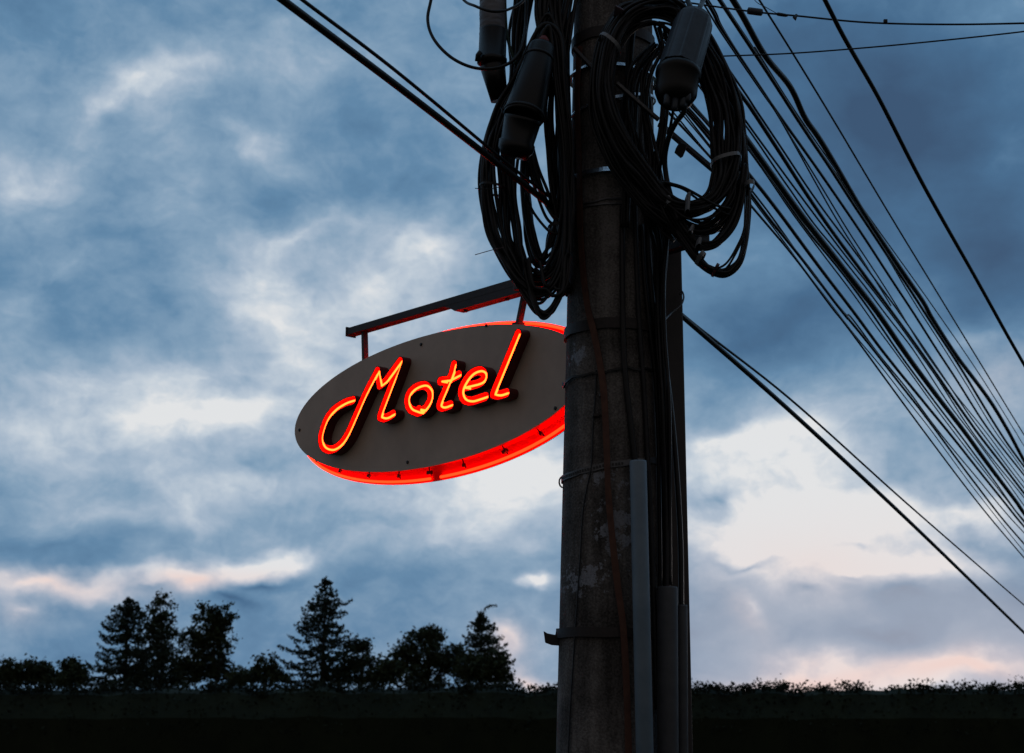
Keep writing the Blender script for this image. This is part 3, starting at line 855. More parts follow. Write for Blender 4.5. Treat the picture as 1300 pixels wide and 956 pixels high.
# ------------------------------------------------------------------ overhead cables
def depthR(x):
    return min(5.82, 1e9) if x < 846 else 1 / max(.03, (.1718 - .000215 * (x - 846)))
def overhead(pts, w, label, dep=depthR, mt=M_CABLE, ext=True, group='overhead cables fanning out to the right of the pole', wmid=1000, wob=0, seed=0, wscale=1.0):
    pts = [tuple(p) for p in pts]
    if ext:
        (x0, y0), (x1, y1) = pts[-2], pts[-1]
        k = (y1 - y0) / (x1 - x0)
        pts = pts + [(x1 + 60, y1 + 60 * k * .97), (x1 + 120, y1 + 120 * k * .93)]
    q = catmull(pts, 10)
    P = []
    for i, (x, y) in enumerate(q):
        if wob:
            y += wob * mnoise.noise(Vector((x * .022, seed, 0))) ; x += wob * .6 * mnoise.noise(Vector((x * .017, seed, 9)))
        P.append(at(x, y, dep(x)))
    mb = MB(); mb.tube(P, w * wscale / 2 / FPX * dep(wmid), 12)
    o = mb.build('overhead_cable', mt, None, origin=P[0])
    return setp(o, label, 'cable', group)

OC = [
 # F: separate thick one
 ([(780, -500), (960, -165), (1047, 0), (1070, 44), (1113, 120), (1175, 240), (1254, 380), (1300, 463), (1400, 633), (1520, 790)], 5.2, 'thick black cable far right, alone and apart from the others in the sweeping fan', 1, 1),
 ([(895, -110), (964, 0), (1006, 67), (1056, 149), (1128, 270), (1195, 380), (1250, 470), (1300, 552)], 2.5, 'thin cable just inside the lone thick one, uppermost of the close fan', 0, 0),
 ([(850, -120), (930, 0), (970, 69), (1003, 110), (1022, 149), (1044, 182), (1096, 270), (1135, 330), (1170, 380), (1184, 405), (1215, 452), (1255, 507), (1277, 543), (1300, 585)], 7.0, 'thickest wavy black cable along the upper side of the fan', 1.2, 2),
 ([(958, 60), (1012, 145), (1098, 268), (1178, 380), (1240, 470), (1286, 543), (1300, 566)], 1.8, 'hair-thin wire riding just above the thickest wavy cable', 0, 0),
 ([(832, -120), (913, 0), (959, 69), (1011, 149), (1091, 270), (1156, 370), (1215, 460), (1267, 545), (1300, 592)], 4.2, 'medium black cable directly beneath the thickest wavy one', 1, 3),
 ([(836, -118), (918, 3), (962, 70), (1014, 151), (1088, 262), (1150, 366), (1212, 464), (1262, 545), (1300, 598)], 2.0, 'thin wire twined along the medium cable beneath the wavy one', 2, 4),
 ([(815, -120), (897, 2), (917, 38), (971, 120), (991, 149), (1076, 270), (1148, 380), (1205, 468), (1255, 545), (1300, 603)], 3.6, 'upper of the three cables that merge near the top of the frame', 1, 5),
 ([(811, -120), (890, 0), (916, 42), (970, 121), (989, 149), (1057, 270), (1100, 338), (1125, 378), (1131, 388)], 2.0, 'thin wire with a slack curled end, ending halfway across the fan', 0, 0),
 ([(811, -122), (899, 0), (919, 38), (972, 122), (990, 151), (1063, 270), (1124, 366), (1180, 455), (1248, 545), (1300, 612)], 2.0, 'thin wire splitting off below the merged cables', 1, 6),
 ([(835, -45), (898, 49), (947, 120), (966, 149), (1048, 270), (1130, 380), (1192, 470), (1243, 545), (1300, 619)], 2.5, 'slim cable leaving from the top of the right closure', 1, 7),
 ([(835, -32), (897, 61), (940, 120), (961, 149), (1040, 270), (1120, 380), (1182, 465), (1238, 545), (1300, 626)], 4.6, 'heavier cable running tight below the slim one from the right closure', 1, 8),
 ([(838, 0), (897, 86), (931, 132), (1032, 270), (1117, 380), (1180, 466), (1232, 545), (1300, 632)], 2.4, 'thin cable emerging from the coil edge above the thick twin run', 1, 9),
 ([(838, 6), (897, 90), (930, 135), (1024, 270), (1112, 382), (1176, 470), (1229, 545), (1300, 641)], 2.2, 'second thin cable from the coil edge, touching its upper twin', 2, 10),
 ([(842, 40), (900, 112), (950, 181), (1015, 270), (1101, 380), (1165, 470), (1222, 545), (1286, 632), (1300, 652)], 7.6, 'broadest black cable in the middle of the fan', 1, 11),
 ([(842, 46), (898, 116), (949, 187), (1011, 273), (1094, 380), (1158, 472), (1214, 545), (1280, 636), (1300, 660)], 3.0, 'thin cable hugging the underside of the broadest one', 2, 12),
 ([(842, 52), (896, 120), (950, 190), (1010, 276), (1088, 380), (1150, 466), (1208, 545), (1286, 645), (1300, 663)], 2.0, 'hair-thin wire hanging a little free below the broadest cable', 1, 13),
 ([(845, 95), (900, 158), (952, 223), (983, 262), (1077, 388), (1140, 470), (1201, 545), (1277, 640), (1300, 668)], 4.2, 'upper cable of the lower trio that leaves from under the right coil', 1, 14),
 ([(845, 104), (900, 168), (953, 240), (1063, 388), (1082, 406), (1140, 480), (1190, 545), (1268, 640), (1300, 677)], 2.2, 'thin wire squeezed between the lower trio of cables', 2, 15),
 ([(845, 112), (900, 175), (953, 246), (1066, 391), (1080, 408), (1140, 484), (1187, 545), (1253, 634), (1300, 690)], 3.4, 'middle cable of the lower trio from under the right coil', 1, 16),
 ([(845, 120), (900, 186), (954, 252), (1062, 396), (1130, 480), (1181, 545), (1249, 637), (1300, 699)], 1.6, 'faintest thin wire near the lower edge of the fan', 1, 17),
 ([(846, 140), (904, 202), (955, 263), (1008, 326), (1055, 389), (1080, 421), (1171, 545), (1243, 640), (1300, 708)], 2.6, 'lowest cable of the whole fan, clear of all the others at the right edge', 0, 0),
]
for pts, w, lab, wob, sd in OC:
    ex_ = 1290 <= pts[-1][0] <= 1310
    far = lab.startswith('thick black cable far')
    dep = (lambda x: 1 / max(.05, .21 - .00026 * (x - 960))) if far else depthR
    overhead(pts, w, lab, dep=dep, ext=ex_, wob=wob * 1.3, seed=sd, wmid=1150 if far else 1050, wscale=1.08)
# two nearly level service wires at the top right
dP = lambda x: 5.9 - (x - 880) * .0012
o = overhead([(838, -6), (862, 1), (885, 5), (957, 15), (1010, 20), (1100, 28.5), (1200, 31), (1300, 29.5), (1400, 26), (1800, 4), (2300, -40)], 2.6, 'almost level wire at the top right carrying a small black splice box', dep=dP, ext=False, group='level service wires at the top right')
par = o
mb = MB(); cone_px(mb, 949, 13.5, 5.2, 968, 16, 5.2, dP(949), dP(968), ((0, .5), (.05, .95), (.15, 1), (.9, 1), (.95, .95), (1, .6)), 8); mb.build('splice_box', M_SLATE, par)
mb = MB(); cone_px(mb, 985, 17.5, 2.6, 1000, 20, 2.2, dP(985), dP(1000), ((0, .5), (.2, 1), (.8, 1), (1, .6)), 10); mb.build('wire_joint', M_CABLE, par)
mb = MB(); mb.tube([at(1008, 22, dP(1008)), at(1009, 25, dP(1008) - .01), at(1011, 19, dP(1010))], .006, 7); mb.build('wire_clip', M_CABLE, par)
mb = MB(); mb.box(at(1124, 27, dP(1124)), Vector((.007, 0, 0)), Vector((0, .006, 0)), Vector((0, 0, .006))); mb.build('wire_clip', M_CABLE, par)
overhead([(840, 76), (900, 72), (1000, 68), (1100, 60.5), (1200, 51), (1300, 40), (1400, 27), (1800, -40), (2300, -145)], 2.1, 'plain nearly level wire just below the one with the splice box', dep=lambda x: 5.75 - (x - 880) * .0012, ext=False, group='level service wires at the top right')
overhead([(940, -30), (958, 0), (972, 9), (986, 17)], 1.0, 'short hair-thin tail of wire joining the level wire from above', dep=dP, ext=False, group='level service wires at the top right')
# the pair that crosses behind the pole from upper left to lower right
dL = lambda x: 1 / max(.03, (.238 - .000178 * (x - 355)))
GP = 'pair of cables passing behind the pole'
overhead([(-200, -430), (160, -150), (355, -3), (500, 106), (632, 208), (700, 262), (780, 328), (870, 405), (1000, 519), (1150, 658), (1300, 803)], 11.2, 'thick cable crossing from upper left behind the pole to the lower right', dep=dL, wmid=400, group=GP)
overhead([(-180, -430), (185, -150), (384, 0), (500, 88), (640, 204), (700, 252), (780, 320), (870, 402), (1000, 504), (1150, 638), (1300, 768)], 5.6, 'thinner cable just above the thick one crossing behind the pole', dep=dL, wmid=400, group=GP)
# the small faint cables between closure and coil
for i, (a, b_) in enumerate((((866, 140), (905, 190)), ((871, 137), (907, 178)), ((877, 135), (908, 168)), ((851, 138), (906, 205)))):
    dx, dy = b_[0] - a[0], b_[1] - a[1]
    lab = ['inner thin wire seen through the right coil, second from the left', 'wire seen through the right coil, third from the left', 'wire seen through the right coil nearest its thick right side', 'longest thin wire seen through the opening of the right coil'][i]
    overhead([(a[0] - dx * .6, a[1] - dy * .6), a, b_, (b_[0] + dx * .5, b_[1] + dy * .5)], (2.2, 3.4, 3, 2.2)[i], lab, dep=lambda x: 5.85 + (x - 840) * .002, ext=False, group='wires passing behind the right coil', wmid=870)

# ------------------------------------------------------------------ trees
def leafquads(mb, c, n, spread, size, rd, droop=0):
    for _ in range(n):
        p = Vector(c) + Vector((rd.gauss(0, spread[0]), rd.gauss(0, spread[1]), rd.gauss(0, spread[2]) - droop))
        a = Vector((rd.gauss(0, 1), rd.gauss(0, 1), rd.gauss(0, 1))).normalized(); b = a.orthogonal().normalized()
        b = (Matrix.Rotation(rd.uniform(0, 6.28), 3, a) @ b)
        s = size * rd.uniform(.5, 1.3); t = a.cross(b)
        mb.add([p - b * s, p + t * s * .55, p + b * s, p - t * s * .55], [(0, 1, 2, 3)])

def spruce(ax, ay, Y, hwpx, ybase, label, seed, group, lean=0, power=.8, dens=1.0, crooked=None, bare=0):
    rd = random.Random(seed)
    top = at(ax, ay, Y); base = Vector((top.x - lean, Y, 0))
    H = top.z
    hw = hwpx * Y / FPX
    zref = at(ax, ybase, Y).z
    t = empty('spruce_tree', base, label, 'tree', group)
    mb = MB()
    P = [base.lerp(top, k / 10) + Vector((.05 * mnoise.noise(Vector((k, seed, 0))), 0, 0)) * 3 * (k < 10) for k in range(11)]
    mb.tube(P, [max(.018, .17 * (1 - k / 10) ** .9) for k in range(11)], 8)
    mb.build('trunk', M_BARK, t)
    mb = MB()
    z = .8
    while z < H - .1:
        f = (H - z) / (H - zref)
        rmax = hw * f ** power
        nb = rd.randint(6, 9)
        off = rd.uniform(0, 6.28)
        for k in range(nb):
            a = off + 6.28 * k / nb + rd.uniform(-.35, .35)
            L_ = rmax * (.62 + .38 * rd.random()) * (1 + .75 * mnoise.noise(Vector((math.cos(a) * 1.3, math.sin(a) * 1.3, z * 1.1 + seed * 3.7))))
            if rd.random() < .12: L_ *= .4
            if rd.random() < .08: L_ *= 1.25
            L_ = max(L_, .12)
            o0 = base.lerp(top, z / H)
            m = max(3, int(L_ / .13)); dr = rd.uniform(.02, .5); o0 = o0 + Vector((0, 0, rd.uniform(-.12, .12)))
            pr = o0
            for j in range(1, m + 1):
                s = j / m
                dz = -dr * L_ * s + (dr + .02) * L_ * s ** 3 - rd.uniform(0, .02)
                p = o0 + Vector((math.cos(a) * L_ * s, math.sin(a) * L_ * s, dz))
                if j % 3 == 0 or j == m:
                    mb.tube([pr, p], .014, 3, cap=False); pr = p
                wd = .05 + .16 * math.sin(min(1, s * 1.15) * math.pi) * min(1, L_)
                n = max(3, int(7 * dens * (1 if s > .25 else .5)))
                leafquads(mb, p, n, (wd * .7, wd * .7, .05), .09, rd, .06)
        z += rd.uniform(.21, .33) * (.75 + .35 * f)
    leafquads(mb, top - Vector((0, 0, .1)), 8, (.03, .03, .12), .06, rd)
    if crooked:
        q = [at(x, y, Y) for x, y in crooked]
        mb.tube(q, .02, 4)
        for i in range(len(q) - 1):
            for k in range(5):
                leafquads(mb, q[i].lerp(q[i + 1], k / 5), 5, (.07, .07, .05), .075, rd, .03)
    mb.build('crown', M_SPRUCE, t)
    return t

def broadleaf(lobes, Y, label, seed, group, n=2600, size=.11, name='leafy_tree'):
    """lobes: (x, y, rx, ry) ellipses of foliage, standing Y metres ahead"""
    rd = random.Random(seed)
    xs = sum(l[0] for l in lobes) / len(lobes)
    base = Vector((at(xs, 880, Y).x, Y, 0))
    t = empty(name, base, label, 'tree', group)
    top = max((at(l[0], l[1] - l[3] * .3, Y) for l in lobes), key=lambda p: p.z)
    mb = MB()
    mid = base.lerp(Vector((base.x, Y, top.z)), .45) + Vector((.1, 0, 0))
    mb.tube([base, mid, top], [.16, .10, .025], 8)
    cs = []
    for (x, y, rx, ry) in lobes:
        c = at(x, y, Y); s = Y / FPX
        dy = rd.uniform(-.5, .5) * rx * s
        c = c + Vector((0, dy, 0))
        cs.append((c, rx * s * 1.22, ry * s * 1.18))
        if c.z > mid.z * .8: mb.tube([mid.lerp(c, .0), mid.lerp(c, .5) + Vector((0, 0, .15)), c], [.06, .04, .015], 6)
    mb.build('trunk', M_BARK, t)
    mb = MB()
    tot = sum(a * b for _, a, b in cs)
    for c, a, b in cs:
        k = int(1.5 * n * a * b / tot)
        # clumps of leaves with gaps between
        nc = max(6, int(k / 26))
        for _ in range(nc):
            d = Vector((rd.gauss(0, 1), rd.gauss(0, 1), rd.gauss(0, 1))).normalized() * (rd.random() ** .45)
            q = c + Vector((d.x * a, d.y * a, d.z * b))
            g = rd.uniform(.09, .2)
            leafquads(mb, q, 24, (g, g, g * .8), size, rd)
    mb.build('crown', M_LEAF, t)
    return t

TG = 'trees along the far edge of the meadow'
spruce(164, 757, 88, 80, 860, 'dark spruce at the left of the tree group, with jagged drooping boughs', 3, TG, power=.72, dens=1.0)
broadleaf([(203, 762, 9, 10), (200, 785, 16, 16), (212, 780, 10, 12), (196, 812, 18, 20), (210, 815, 17, 20), (203, 848, 30, 26), (180, 858, 22, 16), (226, 858, 22, 16)], 92, 'narrow leafy tree squeezed behind the left spruce', 4, TG, n=5200)
broadleaf([(268, 780, 15, 15), (284, 786, 13, 15), (262, 800, 20, 20), (246, 816, 16, 16), (280, 808, 16, 16), (262, 838, 28, 26), (286, 828, 8, 8), (240, 850, 20, 18), (285, 858, 24, 14), (305, 862, 14, 8)], 90, 'broad round-topped leafy tree right of the left spruce', 5, TG, n=7000)
spruce(414, 731, 86, 74, 860, 'tallest spruce, standing alone in the middle of the row', 8, TG, power=.78, dens=1.0, lean=.1)
broadleaf([(448, 822, 16, 10), (462, 820, 10, 8), (455, 845, 26, 18), (430, 858, 24, 14), (475, 858, 18, 10)], 87, 'low leafy tree tucked against the right side of the tallest spruce', 14, TG, n=2600)
broadleaf([(545, 802, 13, 8), (534, 808, 12, 9), (552, 812, 12, 9), (520, 825, 18, 14), (545, 832, 20, 16), (510, 845, 18, 16), (540, 855, 30, 18), (572, 838, 20, 18)], 90, 'bushy leafy tree between the two right-hand spruces', 6, TG, n=6500)
spruce(611, 778, 88, 46, 862, 'right-hand spruce with a crooked bent tip', 10, TG, power=.62, dens=1.15, crooked=[(610, 800), (611, 780), (616, 771), (624, 768), (631, 769)])
broadleaf([(632, 838, 13, 15), (622, 850, 20, 16), (640, 856, 10, 12), (600, 850, 20, 16)], 86, 'small dense leafy tree at the foot of the crooked spruce', 12, TG, n=3200)
broadleaf([(10, 852, 13, 12), (8, 862, 16, 10)], 84, 'small round leafy tree at the left edge of the frame', 20, TG, n=1800)
broadleaf([(40, 850, 12, 11), (56, 854, 12, 10), (48, 862, 20, 9)], 85, 'low twin-topped leafy tree, second from the left edge', 21, TG, n=2200)
broadleaf([(88, 851, 12, 12), (100, 856, 12, 10), (90, 864, 16, 8)], 84, 'low leafy tree just left of the jagged spruce', 22, TG, n=2000)
broadleaf([(335, 842, 10, 10), (346, 848, 9, 9), (330, 858, 20, 9), (312, 860, 16, 8), (358, 862, 14, 7)], 84, 'small open leafy tree between the round tree and the tallest spruce', 23, TG, n=1800)
broadleaf([(497, 852, 16, 12), (482, 860, 14, 8)], 85, 'low leafy tree right of the tallest spruce, before the bushy one', 24, TG, n=1400)

# ------------------------------------------------------------------ hedge and ground
rd = random.Random(5)
HY = 60
mb = MB()
# lumpy earth-and-branch core
vs = []; fs = []
n = 260
for i in range(n + 1):
    X = -75 + 150 * i / n
    h = 2.30 + .20 * mnoise.noise(Vector((X * .22, 0, 1))) + .16 * mnoise.noise(Vector((X * .9, 4, 1)))
    for (dy, fz) in ((-1.1, 0), (-1.2, .55), (-.6, .93), (0, 1), (.6, .93), (1.2, .5), (1.1, 0)):
        vs.append((X, HY + dy + .15 * mnoise.noise(Vector((X * .8, dy * 2, 7))), h * fz))
for i in range(n):
    for k in range(6):
        fs.append((i * 7 + k, i * 7 + 7 + k, i * 7 + 8 + k, i * 7 + 1 + k))
mb.add(vs, fs)
for i in range(15000):
    X = rd.uniform(-38, 38)
    h = 2.32 + .20 * mnoise.noise(Vector((X * .22, 0, 1))) + .16 * mnoise.noise(Vector((X * .9, 4, 1)))
    a = rd.uniform(-.1, math.pi * .95)
    r = 1.15 + rd.gauss(0, .08)
    leafquads(mb, (X, HY - math.cos(a) * r, max(.05, h * (.35 + .65 * math.sin(max(0, a))) if a < 1.6 else h * math.sin(a)) + rd.uniform(-.08, .08)), 1, (.1, .1, .08), .085, rd)
for i in range(420):
    X = rd.uniform(-36, 36)
    h = 2.32 + .20 * mnoise.noise(Vector((X * .22, 0, 1))) + .16 * mnoise.noise(Vector((X * .9, 4, 1)))
    g = rd.uniform(.08, .2)
    leafquads(mb, (X, HY + rd.uniform(-.7, .5), h + rd.uniform(-.12, .10) + .5 * (g - .1)), 45, (g * 1.6, g, g * .7), .075, rd)
hedge = mb.build('hedge', M_HEDGE, None, origin=(0, HY, 0))
setp(hedge, 'long low dark hedge stretching across the whole view below the trees', 'hedge')
hedge.name = 'hedge'

mb = MB()
G = 6000
mb.add([(-G, -G, 0), (G, -G, 0), (G, G, 0), (-G, G, 0)], [(0, 1, 2, 3)])
setp(mb.build('ground', M_GROUND), None, None, None, 'structure')

# ------------------------------------------------------------------ sky
SUN_EL, SUN_AZ = R(1.5), R(24)       # just above the horizon, ahead and to the right
w = bpy.data.worlds.new('World'); scene.world = w; w.use_nodes = True
nt = w.node_tree; N = nt.nodes; L = nt.links
for nd in list(N): N.remove(nd)
def nd(t, **kw):
    n = N.new(t)
    for k, v in kw.items(): setattr(n, k, v)
    return n
def mth(op, a, b=None, c=None, clamp=False):
    n = N.new('ShaderNodeMath'); n.operation = op; n.use_clamp = clamp
    for i, v in enumerate((a, b, c)):
        if v is None: continue
        if isinstance(v, (int, float)): n.inputs[i].default_value = v
        else: L.new(v, n.inputs[i])
    return n.outputs[0]
tc = nd('ShaderNodeTexCoord')
sx = nd('ShaderNodeSeparateXYZ'); L.new(tc.outputs['Generated'], sx.inputs[0])
az = mth('ARCTAN2', sx.outputs[0], sx.outputs[1])
el = mth('ARCSINE', mth('MINIMUM', mth('MAXIMUM', sx.outputs[2], -1.0), 1.0))
co = nd('ShaderNodeCombineXYZ'); L.new(az, co.inputs[0]); L.new(el, co.inputs[1])
K = 1 / 2044
def wnoise(scale, detail, off, sy=1.5, rough=.55, vec=None, dist=0):
    mp = nd('ShaderNodeMapping'); mp.inputs['Location'].default_value = (off, off * .7, off * 1.3); mp.inputs['Scale'].default_value = (1, sy, 1)
    L.new(vec or co.outputs[0], mp.inputs['Vector'])
    n = nd('ShaderNodeTexNoise'); n.inputs['Scale'].default_value = scale; n.inputs['Detail'].default_value = detail; n.inputs['Roughness'].default_value = rough
    n.inputs['Distortion'].default_value = dist
    L.new(mp.outputs[0], n.inputs['Vector']); return n
def warp(vec, nz, amp):
    s = nd('ShaderNodeVectorMath', operation='SUBTRACT'); L.new(nz.outputs['Color'], s.inputs[0]); s.inputs[1].default_value = (.5, .5, .5)
    m = nd('ShaderNodeVectorMath', operation='MULTIPLY_ADD'); L.new(s.outputs[0], m.inputs[0]); m.inputs[1].default_value = (amp, amp, 0); L.new(vec, m.inputs[2])
    return m.outputs[0]
W1 = warp(co.outputs[0], wnoise(9, 3, 3.1), 130 * K)
W2 = warp(W1, wnoise(26, 5, 8.7, rough=.55), 52 * K)
def azel(x, y):
    d = ray(x, y).normalized()
    return math.atan2(d.x, d.y), math.asin(d.z)
def lobes(lst, vec):
    tot = None
    for (x, y, rx, ry, rot, amp) in lst:
        a, e = azel(x, y)
        mp = nd('ShaderNodeMapping', vector_type='TEXTURE')
        mp.inputs['Location'].default_value = (a, e, 0)
        mp.inputs['Rotation'].default_value = (0, 0, R(rot))
        mp.inputs['Scale'].default_value = (rx * K * 1.7, ry * K * 1.7, 1)
        L.new(vec, mp.inputs['Vector'])
        g = nd('ShaderNodeTexGradient', gradient_type='QUADRATIC_SPHERE'); L.new(mp.outputs[0], g.inputs[0])
        v = g.outputs['Fac']
        tot = mth('MULTIPLY', v, amp) if tot is None else mth('MULTIPLY_ADD', v, amp, tot)
    return tot
BIG = [ (500, 340, 150, 80, 10, .16), (330, 130, 130, 60, 0, .08), (1060, 680, 190, 70, 0, .18),  # broad light and dark masses: x, y, rx, ry, tilt, amount
 (1130, 150, 330, 260, 0, -.50), (1250, 330, 180, 160, 0, -.22), (980, 420, 170, 100, 0, -.18), (960, 60, 160, 90, 0, -.12),
 (920, 300, 90, 80, 0, .10), (1000, 400, 120, 60, 0, -.10),
 (60, 60, 220, 90, 0, -.12), (140, 300, 190, 70, 8, -.16), (560, 130, 180, 130, 0, -.03), (520, 220, 160, 60, 0, -.12), (60, 430, 170, 90, 0, -.06), (200, 250, 200, 80, 0, .06),
 (70, 700, 150, 34, 0, -.24), (560, 730, 190, 60, 0, -.10), (60, 810, 200, 50, 0, -.06), (330, 790, 160, 70, 0, -.10),
 (650, 600, 170, 110, 0, .42), (160, 520, 240, 90, 0, .22), (420, 460, 200, 80, 0, .20), (300, 610, 320, 80, 0, .30), (560, 660, 160, 50, 0, .14), (160, 660, 120, 24, 0, .10), (420, 780, 260, 60, 0, .08), (1000, 560, 200, 60, 0, .12),
 (990, 650, 250, 125, 0, .60), (950, 560, 140, 50, 0, .25), (1250, 480, 170, 70, 0, .24), (1180, 640, 200, 90, 0, .22), (1250, 720, 120, 60, 0, .30),
 (1000, 830, 260, 50, 0, .22), (650, 850, 120, 50, 0, .06), (1200, 860, 200, 60, 0, .24),
]
FINE = [
 (180, 112, 130, 46, -8, .38), (150, 118, 60, 24, 20, .22), (235, 92, 70, 26, 10, .20), (12, 205, 60, 44, 0, .28), (330, 190, 70, 24, -10, .20), (20, 100, 60, 30, 0, .08), (290, 60, 90, 40, 0, .12), (420, 90, 80, 40, 0, .08), (100, 190, 90, 40, 10, .14),
 (330, 345, 80, 50, 30, .36), (385, 300, 60, 34, 40, .30), (340, 390, 80, 40, 0, .22), (470, 350, 80, 40, 20, .22), (545, 322, 60, 34, 20, .34), (455, 290, 70, 40, 10, .14), (400, 420, 110, 50, 20, .24), (540, 395, 80, 40, 0, .14), (20, 410, 60, 34, 0, .14), (90, 350, 70, 26, 10, .12), (600, 290, 60, 40, 0, .10),
 (130, 485, 110, 30, 10, .26), (205, 528, 120, 34, 0, .36), (320, 515, 100, 44, 20, .42), (60, 560, 90, 30, 0, .18), (420, 500, 80, 50, 40, .24), (420, 570, 90, 30, 0, .12), (250, 475, 80, 34, 30, .24), (370, 450, 50, 24, 0, .2),
 (640, 560, 100, 70, 0, .26), (700, 590, 60, 50, 0, .2), (300, 590, 120, 20, 0, -.12), (480, 660, 190, 16, 4, -.12), (350, 650, 90, 16, 0, -.08), (230, 660, 60, 16, 0, .14), (640, 660, 90, 30, 0, .10),
 (50, 754, 110, 18, 3, .62), (140, 738, 56, 16, 12, .34), (225, 740, 56, 20, 0, .66), (325, 706, 66, 24, 3, .80), (370, 712, 44, 18, 10, .35), (275, 722, 40, 18, 0, .25), (178, 752, 30, 14, 0, -.25), (290, 765, 60, 14, -10, -.30), (330, 742, 50, 14, 0, -.3), (5, 785, 30, 12, 0, .35),
 (688, 745, 20, 11, 0, .75), (645, 820, 28, 18, -20, .46), (690, 855, 40, 12, 0, .45),
 (905, 622, 62, 26, 0, -.48), (960, 640, 60, 12, 10, -.16), (960, 716, 60, 8, 0, -.40), (1040, 748, 24, 8, 0, -.36), (1100, 675, 30, 9, 0, -.26), (1090, 720, 22, 8, 0, -.22),
 (1140, 748, 60, 24, -10, -.55), (1120, 796, 120, 30, 0, -.46), (895, 790, 76, 60, 0, -.44), (1010, 800, 60, 20, 20, -.22), (1240, 760, 90, 30, 0, -.26), (1250, 680, 80, 18, -20, -.22),
 (1060, 610, 80, 14, 0, -.10), (1160, 590, 80, 40, 0, -.24),
 (920, 555, 80, 20, 0, .30), (960, 690, 110, 40, 0, .30), (1060, 650, 90, 34, 0, .28), (1140, 705, 80, 18, 0, .38), (1230, 640, 90, 14, -10, .30),
 (1000, 845, 100, 16, 8, .40), (1120, 862, 100, 12, 0, .34), (1240, 845, 100, 16, 0, .40), (960, 775, 30, 16, -50, .30), (1280, 200, 60, 30, 20, .16), (1250, 430, 60, 26, 0, .14),
]
PINK = [(60, 752, 150, 26, 0, .9), (235, 742, 70, 26, 0, 1.1), (325, 722, 60, 18, 0, .5), (645, 825, 50, 30, 0, 1.0), (690, 855, 60, 16, 0, 1.0), (990, 848, 180, 26, 5, 1.2), (1220, 850, 150, 30, 0, 1.2), (940, 780, 60, 30, -40, .6), (1050, 720, 260, 90, 0, .45), (1280, 470, 120, 60, 0, .35), (0, 790, 60, 20, 0, .6)]
n1 = wnoise(7, 8, 1.7, 1.5, .5, co.outputs[0]).outputs['Fac']
n2 = wnoise(17, 9, 5.3, 1.5, .56, co.outputs[0]).outputs['Fac']
n3 = wnoise(60, 8, 9.3, 1.3, .6, W2).outputs['Fac']
B = mth('ADD', lobes(BIG, W1), lobes(FINE, W2))
B = mth('ADD', B, .475)
B = mth('MULTIPLY_ADD', mth('SUBTRACT', n1, .5), .42, B)
B = mth('MULTIPLY_ADD', mth('SUBTRACT', n2, .5), mth('MULTIPLY_ADD', mth('MINIMUM', mth('MAXIMUM', B, 0.0), 1.0), .62, .22), B)
amp3 = mth('MULTIPLY_ADD', mth('MINIMUM', mth('MAXIMUM', B, 0.0), 1.0), .42, .03)
B = mth('MULTIPLY_ADD', mth('SUBTRACT', n3, .5), amp3, B)
rp = nd('ShaderNodeValToRGB'); L.new(B, rp.inputs[0])
cr = rp.color_ramp
stops = [(0, (60, 87, 118)), (.2, (72, 109, 144)), (.4, (99, 137, 170)), (.56, (133, 162, 188)), (.72, (168, 186, 205)), (.86, (198, 209, 220)), (1, (228, 230, 232))]
cr.elements[0].position = stops[0][0]; cr.elements[0].color = srgb(*stops[0][1])
cr.elements[1].position = 1; cr.elements[1].color = srgb(*stops[-1][1])
for p, c in stops[1:-1]:
    cr.elements.new(p).color = srgb(*c)
pk = mth('MULTIPLY', lobes(PINK, W1), mth('MULTIPLY', mth('SUBTRACT', B, .35), 1.6, clamp=True), clamp=True)
mx = nd('ShaderNodeMix', data_type='RGBA', blend_type='MIX'); L.new(mth('MULTIPLY', pk, .85), mx.inputs[0]); L.new(rp.outputs[0], mx.inputs[6]); mx.inputs[7].default_value = srgb(237, 212, 205)
# lavender-grey in the low sky
lav = mth('MULTIPLY', mth('SUBTRACT', 1.0, mth('MULTIPLY', mth('ABSOLUTE', el), 7.5), clamp=True), .55, clamp=True)
mx2 = nd('ShaderNodeMix', data_type='RGBA', blend_type='MULTIPLY'); L.new(lav, mx2.inputs[0]); L.new(mx.outputs[2], mx2.inputs[6]); mx2.inputs[7].default_value = (1.04, .97, .98, 1)
# flat grey-lilac haze of the low clouds on the right
gm = nd('ShaderNodeMix', data_type='RGBA', blend_type='MIX'); L.new(mth('MULTIPLY', mth('MINIMUM', lobes([(1090, 800, 300, 90, 0, 1.5)], W1), .6), mth('MULTIPLY', mth('SUBTRACT', .98, B), 2.2, clamp=True)), gm.inputs[0]); L.new(rp.outputs[0], gm.inputs[6]); gm.inputs[7].default_value = srgb(172, 181, 196)
L.new(gm.outputs[2], mx.inputs[6])
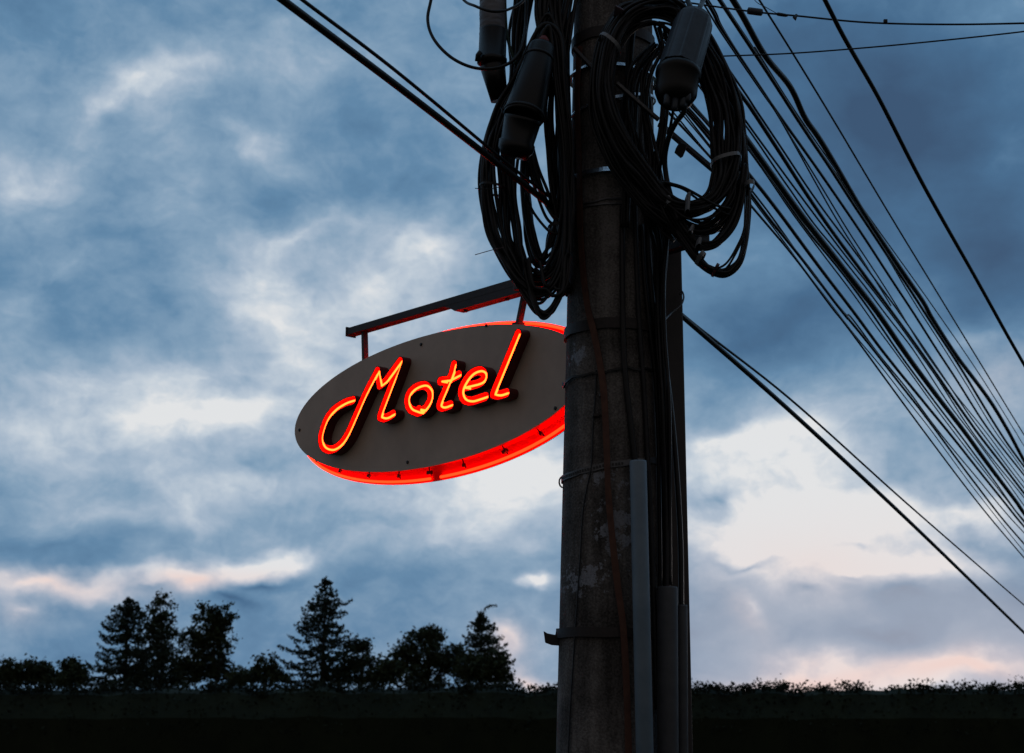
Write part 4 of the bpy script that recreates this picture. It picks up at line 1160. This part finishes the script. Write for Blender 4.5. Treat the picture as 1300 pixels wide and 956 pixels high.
# the clear evening sky above the clouds, seen faintly through them
sky = nd('ShaderNodeTexSky', sky_type='NISHITA'); sky.sun_disc = False; sky.sun_elevation = SUN_EL; sky.sun_rotation = SUN_AZ
bg1 = nd('ShaderNodeBackground'); L.new(sky.outputs[0], bg1.inputs[0]); bg1.inputs[1].default_value = .05
# the cloud deck is far darker behind the camera, away from the sunset
dark = mth('MULTIPLY_ADD', mth('SMOOTHSTEP', sx.outputs[1], -.25, .8) if False else mth('DIVIDE', mth('MULTIPLY_ADD', sx.outputs[2], .85, mth('ADD', sx.outputs[1], .08)), .9, clamp=True), .96, .04)
mx3 = nd('ShaderNodeMix', data_type='RGBA', blend_type='MULTIPLY'); mx3.inputs[0].default_value = 1
cg = nd('ShaderNodeCombineColor'); L.new(dark, cg.inputs[0]); L.new(dark, cg.inputs[1]); L.new(dark, cg.inputs[2])
L.new(mx2.outputs[2], mx3.inputs[6]); L.new(cg.outputs[0], mx3.inputs[7])
# dull grey overcast behind the camera
mx4 = nd('ShaderNodeMix', data_type='RGBA', blend_type='MIX'); L.new(mth('SUBTRACT', 1.0, dark), mx4.inputs[0]); L.new(mx3.outputs[2], mx4.inputs[6]); mx4.inputs[7].default_value = (.145, .133, .131, 1)
bg2 = nd('ShaderNodeBackground'); L.new(mx4.outputs[2], bg2.inputs[0]); bg2.inputs[1].default_value = 1.0
mxs = nd('ShaderNodeMixShader'); mxs.inputs[0].default_value = .97; L.new(bg1.outputs[0], mxs.inputs[1]); L.new(bg2.outputs[0], mxs.inputs[2])
ow = nd('ShaderNodeOutputWorld'); L.new(mxs.outputs[0], ow.inputs[0])

sd = bpy.data.lights.new('sun', 'SUN'); sd.energy = .12; sd.angle = R(12); sd.color = (1, .82, .72)
so = bpy.data.objects.new('sun', sd); COL.objects.link(so)
dv = Vector((math.sin(SUN_AZ) * math.cos(SUN_EL), math.cos(SUN_AZ) * math.cos(SUN_EL), math.sin(SUN_EL)))
so.rotation_euler = dv.to_track_quat('Z', 'Y').to_euler(); so.location = (0, 0, 20)

vs_ = scene.view_settings
vs_.view_transform = 'Standard'; vs_.look = 'None'; vs_.exposure = 0; vs_.gamma = 1; vs_.use_curve_mapping = False
scene.render.engine = 'CYCLES'
scene.cycles.use_denoising = True
scene.cycles.max_bounces = 6
